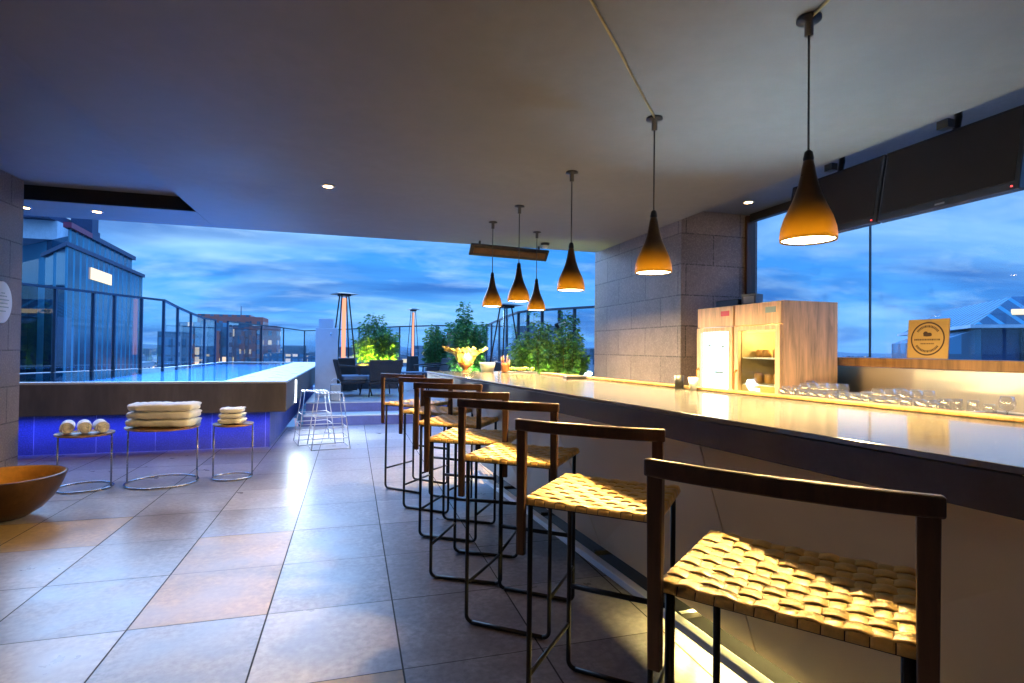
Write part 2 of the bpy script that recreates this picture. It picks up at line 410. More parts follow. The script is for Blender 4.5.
# ------------------------------------------------------------------ terrace platform and pool
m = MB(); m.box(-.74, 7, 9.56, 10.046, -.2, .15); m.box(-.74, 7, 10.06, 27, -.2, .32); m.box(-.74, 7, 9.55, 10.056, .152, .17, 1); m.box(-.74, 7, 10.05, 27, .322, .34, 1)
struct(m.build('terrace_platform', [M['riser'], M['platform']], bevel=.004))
m = MB()
for i in range(14):
    for j in range(27):
        x0 = -.73+.56*i; y0 = 10.06+.6*j
        m.add([(x0, y0, .344), (x0+.552, y0, .344), (x0+.552, y0+.592, .344), (x0, y0+.592, .344)], [(0, 1, 2, 3)])
struct(m.build('terrace_paving', M['tile2']))

pool = empty('raised_pool', (-2.6, 7.7, 0), 0, 'raised pool basin with brown stone front floating over a blue lit base', 'pool')
PB = [(-5.3, 7.25), (-.76, 7.25), (-.76, 16.2), (-3.3, 16.2), (-3.45, 11.9), (-5.3, 7.95)]
PW = [(-5.2, 7.36), (-1.48, 7.36), (-1.48, 15.9), (-3.22, 15.9), (-3.36, 11.85), (-5.2, 7.9)]
def loc_(P, o): return [(x-o[0], y-o[1]) for x, y in P]
o0 = (-2.6, 7.7)
m = MB(); m.prism(loc_(PB, o0), .5, .846); m.build('basin', M['poolfront'], pool, bevel=.006)
m = MB(); A, B = loc_(PB, o0), loc_(PW, o0); n = 6
vs = [(x, y, .85) for x, y in A]+[(x, y, .85) for x, y in B]+[(x, y, .872) for x, y in A]+[(x, y, .872) for x, y in B]
fs = []
for i in range(n):
    j = (i+1) % n
    fs += [(i, j, j+n, i+n), (2*n+i, 2*n+i+n, 2*n+j+n, 2*n+j), (i, 2*n+i, 2*n+j, j), (i+n, j+n, 3*n+j, 3*n+i)]
m.add(vs, fs); m.build('coping', M['coping'], pool)
m = MB(); m.prism(loc_([(-5.3, 7.7), (-1.0, 7.7), (-1.0, 16), (-5.3, 16)], o0), 0, .497); m.build('base_wall', M['poolbase'], pool)
m = MB(); m.prism(PW, .85, .866); o = m.build('water', M['water']); struct(o)
# recessed light in the pool's side
m = MB(); m.box(0, .008, -.04, .04, -.16, .16); o = m.build('side_light', M['poolspot'], pool, loc=(-.758+2.6, 8.42-7.7, .66))
lamp('pool_side_lamp', 'AREA', (-.72, 8.42, .66), 34, (.75, .88, 1.0), None, (0, -PI/2-R(0), 0), .3)
bpy.data.objects['pool_side_lamp'].rotation_euler = (0, R(-65), 0)
lamp('pool_base_strip', 'AREA', (-3.0, 7.47, .485), 8, (.05, .10, 1.0), None, (R(40), 0, 0), 4.4, size_y=.08, spread=R(80))

lamp('underwater_light', 'AREA', (-2.42, 11.6, .855), 200, (.06, .26, 1.0), None, (PI, 0, 0), 1.7, size_y=8.2)  # blue panel added under the water to tint pool and ceiling
# pale shower column
sh = empty('shower_column', (-.46, 11.25, .344), 0, 'pale rendered shower column standing where the pool meets the steps', 'column')
m = MB(); m.box(-.2, .2, -.17, .17, 0, 1.32); m.build('lower_block', M['plaster'], sh, bevel=.01)
m = MB(); m.box(-.15, .12, -.12, .12, 1.322, 1.50); m.build('cap_block', M['plaster'], sh, bevel=.01)
m = MB(); m.tube([(.08, -.17, 1.2), (.08, -.30, 1.22), (.08, -.32, 1.16)], .012); m.build('spout', M['chrome'], sh)

# lantern
ln = empty('lantern', (-.26, 10.25, .344), 0, 'small grey lantern on the top step edge', 'lantern')
m = MB(); m.box(-.09, .09, -.09, .09, 0, .30); m.build('body', M['planter'], ln, bevel=.02)
m = MB(); m.tube([(-.08, 0, .3)]+[(-.08*math.cos(a), 0, .3+.09*math.sin(a)) for a in np.linspace(.2, PI-.2, 8)]+[(.08, 0, .3)], .005); m.build('handle', M['chrome'], ln)

# ------------------------------------------------------------------ fences
def fence(name, pts, base, label, rail_r=(.05, .035), posts=None):
    """pts: rail top points; posts placed at each point (plus extras)"""
    o0 = Vector((pts[0][0], pts[0][1], base)); root = empty(name, o0, 0, label, 'fence')
    L = [Vector(p)-o0 for p in pts]
    m = MB(); m.tube(L, 0, rect=rail_r); m.build('top_rail', M['fencepost'], root)
    for p in L:
        m = MB(); d = .022
        m.box(p.x-d, p.x+d, p.y-d, p.y+d, 0, p.z-.018); m.build('post', M['fencepost'], root)
    for a, b in zip(L[:-1], L[1:]):
        d = (b-a); l = math.hypot(d.x, d.y)
        if l < .15: continue
        u = Vector((d.x/l, d.y/l, 0)); g = .03
        A = a+u*g; B = b-u*g; nrm = Vector((-u.y, u.x, 0))*.005
        z0 = .06; m = MB()
        q = [A-nrm, B-nrm, B+nrm, A+nrm]
        m.hexa([(v.x, v.y, z0) for v in q], [(v.x, v.y, v.z-.02) for v in q]); m.build('glass_panel', M['fglass'], root)
    return root
fence('glass_fence', [(-5.6, 7.0, 2.14), (-5.1, 8.1, 2.14), (-4.60, 9.15, 2.14), (-4.28, 9.83, 2.14), (-4.02, 10.42, 2.14), (-3.86, 10.8, 2.14), (-3.62, 11.3, 2.14), (-3.40, 11.75, 2.14), (-3.37, 12.5, 2.06), (-3.33, 13.3, 1.99), (-3.3, 14.3, 1.93), (-3.26, 15.2, 1.93)],
      .872, 'tall glass fence along the far side of the pool, left of the brick flats')
fence('glass_fence', [(-3.2, 16.3, 1.95), (-3.0, 20.7, 2.02), (-2.5, 22.6, 2.0), (-1.9, 24.5, 1.96), (-.63, 22.2, 1.96), (.25, 20.4, 1.96), (1.42, 17.3, 1.95), (2.35, 15.9, 1.95), (3.65, 15.4, 1.95)],
      .344, 'blue-grey glass fence along the far edge of the terrace behind heater and bushes')
fence('glass_fence', [(3.65, 15.1, 1.95), (3.42, 13.6, 1.95), (3.2, 12.0, 1.95), (2.98, 10.6, 1.95), (2.84, 9.35, 1.95), (2.89, 8.95, 1.95), (3.03, 8.62, 1.95), (3.2, 8.27, 1.95), (3.34, 7.98, 1.95), (3.57, 7.55, 1.95), (3.75, 7.2, 1.95)],
      0.0, 'glass fence sloping up towards the granite wall behind the green bushes')
fd = empty('floodlight', (3.22, 8.22, 1.70), R(-30), 'small black floodlight clipped to the fence rail above the bushes', 'floodlight')
m = MB(); m.obox((0, 0, 0), (.20, .10, .12), Matrix.Rotation(R(18), 3, 'X') @ Matrix.Rotation(R(-25), 3, 'Y')); m.build('housing', M['plastic'], fd, bevel=.01)
m = MB(); m.obox((.02, -.058, .0), (.12, .008, .07), Matrix.Rotation(R(18), 3, 'X') @ Matrix.Rotation(R(-25), 3, 'Y')); m.build('lens', M['ceramic'], fd)
m = MB(); m.tube([(.0, .03, .05), (.0, .05, .2)], .012); m.build('bracket', M['plastic'], fd)

# ------------------------------------------------------------------ bar counter
def xf(y): return 1.399-.13*y
def xb(y): return 2.369-.14*y
Y0, Y1 = -.6, 5.35
CZ = 1.074
bar = empty('bar_counter', (xf(2), 2, 0), 0, 'long polished stone bar counter with dark fascia and slanted taupe front', 'bar counter')
def LB(p): return (p[0]-xf(2), p[1]-2, p[2])
def slab(x0f, x1f, y0, y1, z0, z1):
    return [LB((x0f(y0), y0, z0)), LB((x1f(y0), y0, z0)), LB((x1f(y1), y1, z0)), LB((x0f(y1), y1, z0))], [LB((x0f(y0), y0, z1)), LB((x1f(y0), y0, z1)), LB((x1f(y1), y1, z1)), LB((x0f(y1), y1, z1))]
def addslab(m, *a, mi=0): b, t = slab(*a); m.hexa(b, t, mi)
m = MB(); addslab(m, lambda y: xf(y)-.003, xb, Y0, Y1, CZ-.016, CZ); m.build('worktop', M['counter'], bar, bevel=.003)
m = MB(); addslab(m, xf, lambda y: xf(y)+.05, Y0, Y1-.01, .967, CZ-.018); addslab(m, lambda y: xf(y)+.052, lambda y: xb(y)-.01, Y0, Y1-.01, .99, CZ-.018)
m.build('fascia', M['fascia'], bar, bevel=.002)
m = MB(); addslab(m, lambda y: xb(y)-.07, lambda y: xb(y)+.01, Y0, 4.7, CZ+.002, CZ+.016); m.build('rear_lip', M['traywood'], bar, bevel=.003)
xr = lambda y: 1.50+.07*(1.6-y)
m = MB(); b_ = []
N = 5; ys = np.linspace(Y0, Y1-.06, N+1)
for k in range(N):
    y0, y1 = ys[k]+.003, ys[k+1]-.003
    f = lambda y: xf(y)+.055
    m.hexa([LB((xr(y0), y0, .16)), LB((xr(y0)+.03, y0, .16)), LB((xr(y1)+.03, y1, .16)), LB((xr(y1), y1, .16))],
           [LB((f(y0), y0, .988)), LB((f(y0)+.03, y0, .988)), LB((f(y1)+.03, y1, .988)), LB((f(y1), y1, .988))])
m.build('front_panel', M['panel'], bar, bevel=.002)
m = MB(); m.hexa([LB((xr(Y0)+.12, Y0, 0)), LB((xb(Y0)-.05, Y0, 0)), LB((xb(Y1)-.05, Y1-.08, 0)), LB((xr(Y1)+.12, Y1-.08, 0))],
                 [LB((xr(Y0)+.12, Y0, 0.98)), LB((xb(Y0)-.05, Y0, 0.98)), LB((xb(Y1)-.05, Y1-.08, 0.98)), LB((xr(Y1)+.12, Y1-.08, 0.98))])
m.build('carcass', M['plinth'], bar)
m = MB(); m.tube([LB((xr(Y0)-.075, Y0, .12)), LB((xr(Y1)-.075, Y1-.2, .12))], 0, rect=(.05, .035)); fr = m.build('foot_rail', M['rail'], bar, bevel=.004)
y = -.2
while y < 5.0:
    m = MB(); m.box(-.0, .11, -.012, .012, -.012, .012); m.build('rail_bracket', M['blackmetal'], fr, loc=LB((xr(y)-.05, y, .13))); y += .78
lamp('plinth_led', 'AREA', (1.56, 1.2, .15), 27, (1.0, .78, .25), None, (0, R(12), R(4)), .03, size_y=2.2)

wl = empty('work_light', (2.62, 2.75, .80), 0, 'small cool work light on the bartender side, hidden behind the counter', 'lamp')  # uplight and its housing are added to brighten the ceiling
m = MB(); m.box(-.05, .05, -.05, .05, -.80, -.03); m.box(-.08, .08, -.08, .08, -.03, .0); m.build('housing', M['plastic'], wl)
lamp('work_beam', 'SPOT', (0, 0, .03), 85, (.55, .80, 1.0), wl, Vector((-.35, -.35, 1.8)).to_track_quat('-Z', 'Y').to_euler(), .05, spot_size=R(84), spot_blend=1)
lamp('rear_led', 'AREA', (xf(1.5)+.93, 1.7, 1.02), 24, (1, .7, .28), None, (0, R(-75), R(8)), .02, size_y=4.5)  # warm strip added unseen under the rear edge to gild the glasses

# ------------------------------------------------------------------ bar stools
def make_stool():
    root = empty('bar_stool', (0, 0, 0))
    W, D, SZ = .205, .20, .778
    # woven seat
    m = MB(); nx, ny = 12, 9; w, d = .445, .425; OY = .002
    px, py = w/nx, d/ny; amp = .0036
    def zz(x, y): return -.012*(1-(2*x/w)**2)*(1-(2*y/d)**2*.6)
    def ribbon(i, along_y):
        cnt = ny if along_y else nx; S = 5; pts = []
        for k in range(cnt*S+1):
            t = k/S
            h = amp*math.cos(PI*(t-.5))*(1 if i % 2 == 0 else -1)*(1 if along_y else -1)
            pts.append((t, h))
        hw = (px if along_y else py)*.475; vs = []; fs = []
        prof = [(-1, -.0012), (-.7, .0007), (0, .0011), (.7, .0007), (1, -.0012)]
        for t, h in pts:
            for s_, e in prof:
                if along_y: x = -w/2+(i+.5)*px+s_*hw; y = OY-d/2+t*py
                else: y = OY-d/2+(i+.5)*py+s_*hw; x = -w/2+t*px
                vs.append((x, y, SZ+.012+h+e+zz(x, y)))
        # wrap the ends down over the frame
        for end in (0, 1):
            for s_, e in prof:
                sg_ = -1 if end == 0 else 1
                if along_y: x = -w/2+(i+.5)*px+s_*hw; y = OY+sg_*(d/2+.006)
                else: y = OY-d/2+(i+.5)*py+s_*hw; x = sg_*(w/2+.006)
                vs.append((x, y, SZ-.008))
        n_ = len(pts)
        for a in range(n_-1):
            for q in range(4): fs.append((a*5+q, a*5+q+1, (a+1)*5+q+1, (a+1)*5+q))
        for q in range(4):
            fs.append((n_*5+q, n_*5+q+1, q+1, q)); fs.append(((n_-1)*5+q, (n_-1)*5+q+1, (n_+1)*5+q+1, (n_+1)*5+q))
        m.add(vs, fs, 0, True)
    for i in range(nx): ribbon(i, True)
    for j in range(ny): ribbon(j, False)
    so = m.build('seat', M['strap'], root)
    sol = so.modifiers.new('thick', 'SOLIDIFY'); sol.thickness = .0025; sol.offset = -1
    # frame
    m = MB(); f = .013
    m.tube([(-W-.008, -D+.005, SZ-.004), (W+.008, -D+.005, SZ-.004), (W+.008, D, SZ-.004), (-W-.008, D, SZ-.004)], 0, rect=(.018, .022), closed=True)
    m.build('seat_frame', M['blackmetal'], root)
    r = .0095
    for sx in (-1, 1):
        for sy in (-1, 1):
            m = MB(); x = sx*W; y = sy*D; rb = .03
            arc = [(x-sx*(rb-rb*math.cos(a)), y, rb+r-rb*math.sin(a)) for a in np.linspace(0, PI/2, 6)]
            m.tube([(x, y, SZ-.012)]+arc, r, 8, up=(0, 1, 0)); m.build('leg', M['blackmetal'], root)
    for sy in (-1, 1):
        m = MB(); m.tube([(-W+.03, sy*D, r), (W-.03, sy*D, r)], r, 8); m.build('floor_bar', M['blackmetal'], root)
    for sx in (-1, 1):
        m = MB(); m.tube([(sx*W, -D+.008, .185), (sx*W, D-.008, .185)], .008, 8); m.build('stretcher', M['blackmetal'], root)
    m = MB(); m.tube([(-W+.008, D, .34), (W-.008, D, .34)], .011, 8); m.build('footrest', M['blackmetal'], root)
    for sx in (-1, 1):
        m = MB(); x = sx*.228; y0 = -D-.020
        m.hexa([(x-.014, y0-.013, .60), (x+.014, y0-.013, .60), (x+.014, y0+.009, .60), (x-.014, y0+.009, .60)],
               [(x-.017, y0-.018, 1.045), (x+.017, y0-.018, 1.045), (x+.017, y0+.006, 1.045), (x-.017, y0+.006, 1.045)])
        m.build('back_post', M['postwood'], root, bevel=.004)
    m = MB(); pts = []
    for k in range(13):
        x = -.25+.5*k/12; pts.append((x, -D-.026-.026*(1-(x/.25)**2), 1.042))
    m.tube(pts, 0, rect=(.022, .039)); m.build('back_rail', M['darkwood'], root, bevel=.005)
    return root
S = [('near', .800, .893, -51), ('b', .741, 1.652, -42), ('c', .695, 2.44, -38), ('d', .62, 3.02, -30), ('e', .635, 3.712, -33), ('f', .577, 4.411, -39), ('g', .455, 5.07, -45)]
SL = ['nearest woven bar stool, largest in view at the lower right corner',
      'second woven bar stool, between the nearest one and the third in the row',
      'third woven bar stool from the camera along the counter',
      'fourth woven bar stool, exact middle of the row of seven',
      'fifth woven bar stool from the camera along the counter',
      'sixth woven bar stool, next to the last one of the row',
      'farthest woven bar stool, at the terrace end of the counter']
st = make_stool()
for i, (_, cx, cy, a) in enumerate(S):
    a = R(a); fx, fy = -math.sin(a), math.cos(a)
    L = (cx+fx*.212, cy+fy*.212, 0)
    if i == 0: o = st; first = (L, a)
    else: o = clone(st, L, a)
    tag(o, SL[i], 'bar stool', 'bar stools lined up along the counter')
first = ((first[0][0]+.008, first[0][1]+.006, 0), first[1]); st.scale = (1.05, 1, 1)
st.location = first[0]; st.rotation_euler = (0, 0, first[1])

# ------------------------------------------------------------------ pendants
def make_pendant():
    root = empty('pendant_lamp', (0, 0, 0))
    zb = -.87
    pr = [(.100, 0), (.101, .02), (.0975, .05), (.086, .09), (.068, .13), (.051, .17), (.038, .21), (.0295, .25), (.024, .285), (.019, .31), (.008, .318)]
    inner = [(r_-.002, z) for r_, z in pr[:-1]][::-1]
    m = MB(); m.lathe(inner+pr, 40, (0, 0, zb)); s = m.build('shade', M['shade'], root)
    m = MB(); m.lathe([(0, -.002), (.093, 0), (.093, .004), (0, .006)], 32, (0, 0, zb+.006)); m.build('diffuser', M['led'], s)
    m = MB(); m.lathe([(.004, zb+.30), (.016, zb+.305), (.020, zb+.318), (.015, zb+.345), (.004, zb+.355)], 16); m.build('cap', M['plastic'], root)
    m = MB(); m.tube([(0, 0, zb+.35), (0, 0, -.05)], .0042, 6); m.build('cord', M['plastic'], root)
    m = MB(); m.lathe([(0, -.07), (.016, -.07), (.016, -.016), (.045, -.012), (.045, -.001), (0, -.001)], 24); m.build('ceiling_rose', M['plastic'], root)
    lamp('lamp_glow', 'POINT', (0, 0, zb+.035), 4.4, (1.0, .55, .14), root, size=.02)
    lamp('lamp_beam', 'AREA', (0, 0, zb-.004), 44, WARM, root, size=.07)
    return root
PP = [(1.689, 1.718), (1.607, 2.717), (1.530, 3.731), (1.447, 4.770), (1.374, 5.462), (1.956, 5.769)]
PL = ['nearest bronze pendant lamp, largest, hanging in front of the televisions',
      'bronze pendant lamp glowing in front of the granite wall',
      'bronze pendant lamp just left of the granite wall, third from the camera',
      'bronze pendant lamp hanging before the dark ceiling heater, middle of the far three',
      'bronze pendant lamp farthest left, above the leafy yellow bowl',
      'lowest hanging bronze pendant lamp at the far end, below the security camera']
pd = make_pendant()
for i, (x, y) in enumerate(PP):
    o = pd if i == 0 else clone(pd, (x, y, 2.6))
    tag(o, PL[i], 'pendant lamp', 'bronze pendant lamps above the bar')
pd.location = (PP[0][0], PP[0][1], 2.6)
m = MB(); m.tube([(1.60, 2.70, 2.592), (1.1, 2.15, 2.592), (.84, 1.867, 2.592), (.2, 1.15, 2.592)], .006); tag(m.build('ceiling_cable', M['conduit']), 'thin yellow cable running over the ceiling from the second pendant', 'cable')
m = MB(); m.tube([(1.688, 1.73, 2.592), (1.66, 1.60, 2.592), (1.35, .7, 2.592)], .006); tag(m.build('ceiling_cable', M['conduit']), 'short yellow cable on the ceiling at the nearest pendant', 'cable')

# downlights
DLs = [(-.202, 4.673, 2.6, 'recessed ceiling downlight alone in the middle of the blue ceiling'), (-2.415, 6.30, 2.6, 'recessed downlight in the ceiling edge above the glass building'),
       (-3.018, 6.34, 2.6, 'recessed downlight half hidden at the top of the left pillar'), (3.6, 4.376, 2.72, 'tiny downlight in the dark ceiling strip over the window'),
       (-2.3, 3.0, 2.735, 'recessed downlight over the floor left of the camera'), (-.3, 1.5, 2.6, 'recessed downlight over the floor in front of the bar stools'), (.1, -1.3, 2.6, 'recessed downlight in the ceiling behind the camera')]  # last three are added out of view to warm floor and bar front
for x, y, z, lab in DLs:
    r0 = empty('downlight', (x, y, z), 0, lab, 'downlight', 'recessed ceiling downlights')
    m = MB(); m.lathe([(.037, -.001), (.037, -.006), (.052, -.006), (.055, -.001)], 24); m.build('trim_ring', M['ceramic'], r0)
    m = MB(); m.lathe([(0, -.006), (.036, -.005), (.036, -.001), (0, -.001)], 20); m.build('lens', M['down'], r0)
    lamp('downlight_beam', 'SPOT', (0, 0, -.01), (85 if y < 0 else 12 if y < 4 else 45 if x > -1 else 22) if z < 2.65 else 3, (1, .62, .3), r0, size=.02, spot_size=R(110), spot_blend=.8)

# ceiling heater panel and security camera
hp = empty('ceiling_heater', (1.86, 6.52, 2.55), R(8), 'long dark heater panel hung under the far ceiling edge behind the pendants', 'heater')
m = MB(); m.obox((0, 0, -.06), (1.05, .03, .15), Matrix.Rotation(R(35), 3, 'X')); m.build('housing', M['blackmetal'], hp, bevel=.006)
m = MB(); m.obox((0, -.02, -.072), (.96, .008, .07), Matrix.Rotation(R(35), 3, 'X')); m.build('reflector', M['bronze'], hp)
for sx in (-.4, .4):
    m = MB(); m.box(sx-.01, sx+.01, -.01, .01, -.03, .049); m.build('bracket', M['blackmetal'], hp)
cm = empty('security_camera', (2.253, 6.335, 2.6), 0, 'small dome security camera on the ceiling beside the heater panel', 'camera')
m = MB(); m.lathe([(0, -.002), (.055, -.002), (.055, -.02), (.045, -.03), (0, -.03)], 24); m.build('base', M['plastic'], cm)
m = MB(); m.lathe([(.042, -.031)]+[(.042*math.cos(a), -.031-.042*math.sin(a)) for a in np.linspace(.1, PI/2-.02, 8)], 24); m.build('dome', M['ceramic'], cm)

# ------------------------------------------------------------------ window, sill, back bar, televisions
win = empty('bar_window', (3.95, 4.79, 1.26), 0, 'long glazed window above the back bar looking out at the sky', 'window')
for a, b_ in ((0, -1.386), (-1.394, -3.4), (-3.408, -5.6), (-5.608, -8.0)):
    m = MB(); m.box(0, .010, b_, a, .004, 1.44); m.build('pane', M['wglass'], win)
for y in (-1.39, -3.404, -5.604):
    m = MB(); m.box(-.004, .014, y-.0035, y+.0035, .004, 1.44); m.build('mullion', M['fencepost'], win)
m = MB(); m.box(-.05, .05, -.035, .0, .004, 1.44); m.build('jamb', M['postwood'], win)
m = MB(); m.box(-.02, .04, -8, -.036, 1.38, 1.458); m.build('head_frame', M['plastic'], win)

bb = empty('back_bar', (3.4, 2.0, 0), 0, 'steel back bar with wooden sill under the window', 'counter')
m = MB(); m.box(-.48, .43, -5.5, 1.43, .0, .90); m.build('cabinet', M['darkin'], bb)
m = MB(); m.box(-.5, .44, -5.5, 1.43, .903, .93); m.build('worktop', M['steel'], bb, bevel=.003)
m = MB(); m.box(.44, .47, -5.5, 2.79, .0, 1.19); m.build('splashback', M['steel'], bb)
m = MB(); m.box(.40, .60, -5.5, 2.79, 1.193, 1.262); m.build('sill', M['sillwood'], bb, bevel=.003)

def tv(yc, label, zc=2.315, tilt=10, w=.745):
    r0 = empty('wall_tv', (3.12, yc, zc), 0, label, 'television', 'televisions above the back bar')
    rm = Matrix.Rotation(R(-tilt), 3, 'Y')
    rm = Matrix.Rotation(R(tilt), 3, 'Y')
    m = MB(); m.obox((.02, 0, 0), (.045, w, .435), rm)
    m.build('frame', M['tvframe'], r0, bevel=.005)
    m = MB(); m.obox(rm @ Vector((-.0245, 0, .012)) + Vector((.02, 0, 0)), (.003, w-.045, .375), rm); sc_ = m.build('screen', M['tvscreen'], r0)
    m = MB(); m.obox(rm @ Vector((-.025, 0, -.2)) + Vector((.02, 0, 0)), (.003, .05, .008), rm); m.build('badge', M['silver'], r0)
    m = MB(); m.obox(rm @ Vector((-.025, -w/2+.03, -.2)) + Vector((.02, 0, 0)), (.003, .008, .006), rm); m.build('standby_light', M['redled'], r0)
    m = MB(); m.tube([(.06, 0, .12), (.10, 0, .30), (.10, 0, .403)], .02); m.box(.03, .17, -.09, .09, .385, .403); m.build('mount', M['plastic'], r0)
    m = MB(); m.box(-.02, .03, -.03, .03, .225, .27); m.build('clamp', M['plastic'], r0)
    return r0
tv(2.23, 'larger looking black television at the right edge, tilted down from the ceiling')
tv(2.985, 'black television half behind the nearest pendant lamp')

# coaster board sign on the sill
cs = empty('board_sign', (3.86, 2.872, 1.264), 0, 'square kraft board sign with round dark emblem on the window sill', 'sign')
lean = Matrix.Rotation(R(4), 3, 'Y')
m = MB(); m.obox((0, 0, .139), (.008, .285, .275), lean); m.build('board', M['signwood'], cs, bevel=.001)
def on(y, z, off=-.0048): return lean @ Vector((off, y, z)) + Vector((0, 0, .139))
m = MB()
def ring(r0, r1, n=48):
    vs = []; fs = []
    for k in range(n):
        a = 2*PI*k/n
        for r_ in (r0, r1): vs.append(on(r_*math.cos(a), r_*math.sin(a)))
    for k in range(n): k2 = (k+1) % n; fs.append((2*k, 2*k+1, 2*k2+1, 2*k2))
    m.add(vs, fs)
ring(.108, .118)
m.build('ring', M['signink'], cs)
m = MB()
random.seed(3)
for a0, a1, rr in ((35, 145, .088), (215, 325, .088)):
    a = a0
    while a < a1:
        w_ = random.uniform(3, 5); aa = R(a+w_/2); cth = Vector((0, math.cos(aa), math.sin(aa)))
        y, z = rr*math.cos(aa), rr*math.sin(aa)
        t_ = Vector((0, -math.sin(aa), math.cos(aa)))
        hgt = .008; lw = rr*R(w_)/2
        q = [(y+sx*lw*t_.y+sy*hgt*cth.y, z+sx*lw*t_.z+sy*hgt*cth.z) for sx, sy in ((-1, -1), (1, -1), (1, 1), (-1, 1))]
        m.add([on(*c) for c in q], [(0, 1, 2, 3)]); a += w_+2.2
y = -.085
while y < .085:
    w_ = random.uniform(.005, .011); m.add([on(y, -.012), on(y+w_, -.012), on(y+w_, .0), on(y, .0)], [(0, 1, 2, 3)]); y += w_+.004
y = -.045
while y < .045:
    w_ = random.uniform(.004, .009); m.add([on(y, -.038), on(y+w_, -.038), on(y+w_, -.030), on(y, -.030)], [(0, 1, 2, 3)]); y += w_+.004
m.build('lettering', M['signink'], cs)
m = MB()
for (cy_, cz_, ry, rz_) in ((-.012, .03, .018, .013), (.014, .036, .017, .016), (.0, .022, .03, .006)):
    vs = [on(cy_+ry*math.cos(2*PI*k/20), cz_+rz_*math.sin(2*PI*k/20), -.0052-.0004*ry*50) for k in range(20)]; m.add(vs, [tuple(range(20))])
m.build('emblem', M['signink'], cs)

# ------------------------------------------------------------------ drinks cabinets
def cabinet(y0, y1, label, lit):
    """front faces -X at x=3.18; y0<y1"""
    w = y1-y0; D = .53; H = 1.70
    r0 = empty('drinks_cabinet', (3.18, (y0+y1)/2, 0), 0, label, 'drinks cabinet', 'drinks cabinets behind the bar')
    hw = w/2-.003; t = .03
    m = MB(); m.box(0, D, -hw, -hw+t, 0, H); m.box(0, D, hw-t, hw, 0, H); m.box(D-.03, D, -hw+t, hw-t, 0, H); m.box(.002, D-.03, -hw+t, hw-t, H-.165, H-.002); m.box(.002, D-.03, -hw+t, hw-t, 0, .12)
    m.build('body', M['fridge'], r0, bevel=.003)
    m = MB(); m.box(-.022, -.002, -hw, hw, H-.18, H-.004); m.build('header_panel', M['fridge'], r0, bevel=.003)
    m = MB(); m.box(-.026, -.0225, -hw+.05, -hw+.16, H-.09, H-.045); m.build('badge', M['pinkred'] if lit else M['signtxt'], r0)
    m = MB(); z0, z1 = .14, H-.188; s = .052
    m.box(-.03, -.003, -hw, -hw+s, z0, z1); m.box(-.03, -.003, hw-s, hw, z0, z1); m.box(-.03, -.003, -hw+s, hw-s, z1-.036, z1); m.box(-.03, -.003, -hw+s, hw-s, z0, z0+.08)
    d = m.build('door', M['fridge'], r0, bevel=.003)
    m = MB(); m.box(-.020, -.014, -hw+s+.001, hw-s-.001, z0+.081, z1-.037); m.build('door_glass', M['dglass'], d)
    m = MB(); m.tube([(-.03, hw-.035, .85), (-.055, hw-.035, .87), (-.055, hw-.035, 1.12), (-.03, hw-.035, 1.14)], .008, 8); m.build('handle', M['copper'] if 'copper' in M else M['brasslin'], d)
    lin = M['fridgein'] if lit else M['warmlining']
    m = MB(); m.box(.02, D-.032, -hw+t+.001, -hw+t+.006, .122, H-.167); m.box(.02, D-.032, hw-t-.006, hw-t-.001, .122, H-.167); m.box(D-.04, D-.032, -hw+t+.006, hw-t-.006, .122, H-.167)
    m.build('lining', lin, r0)
    for z in (.5, .78, 1.02, 1.24):
        m = MB(); m.box(.03, D-.05, -hw+t+.008, hw-t-.008, z, z+.012); sh_ = m.build('shelf', M['fridgein'], r0)
    if lit:
        m = MB(); m.box(.004, .010, -hw+s+.002, hw-s-.002, z0+.082, z1-.038); m.build('light_panel', M['fridgelit'], r0)
        m = MB()
        for (a_, b_, c_, d_) in ((-.11, -.07, 1.33, 1.35), (.08, .12, 1.34, 1.36), (-.10, .02, 1.10, 1.12), (-.08, .0, 1.06, 1.07), (-.12, -.03, .80, .86)): m.box(-.002, .003, a_, b_, c_, d_)
        m.build('print', M['signtxt'], r0)
    else:
        m = MB(); m.box(.04, .06, -hw+.06, hw-.06, H-.235, H-.225); m.build('light_strip', M['warmlit'], r0)
        lamp('cabinet_lamp', 'POINT', (.25, 0, 1.43), 9, (1, .7, .25), r0, size=.02)
        lamp('cabinet_lamp', 'POINT', (.3, .0, .97), 4, (1, .7, .2), r0, size=.02)
    random.seed(11 if lit else 5)
    for z in (.79+.003, 1.03+.003, 1.252):
        for k in range(5):
            y = -hw+.09+k*(2*hw-.18)/4
            if random.random() < (.35 if lit else .08): continue
            m = MB(); h = random.uniform(.15, .19) if z < 1.2 else .13
            if lit: m.lathe([(.03, 0), (.03, h*.6), (.012, h*.8), (.012, h)], 12)
            else: m.lathe([(.036, 0), (.036, h*.45), (.032, h*.5)], 12)
            m.build('bottle' if lit else 'tub', M['tumbler'] if lit and k % 2 else (M['green'] if lit else M['traywood']), r0, loc=(.14+.05*random.random(), y, z))
    return r0
cabinet(4.02, 4.53, 'left drinks cabinet with bright white lit interior behind glass', True)
cabinet(3.47, 4.00, 'right drinks cabinet with dim amber interior behind glass', False)
m = MB(); m.box(-.13, .13, -.16, .16, 0, .07); tag(m.build('router_box', M['plastic'], loc=(3.42, 4.28, 1.701), bevel=.01), 'flat black box lying on top of the left drinks cabinet', 'box')
m = MB(); m.box(-.05, .05, -.07, .07, 0, .10); m.box(-.052, -.05, -.05, .05, .02, .08, 1); tag(m.build('small_carton', [M['planter'], M['ceramic']], loc=(3.36, 4.03, 1.701), rotz=.3, bevel=.006), 'small blue and white carton on top between the drinks cabinets', 'carton')

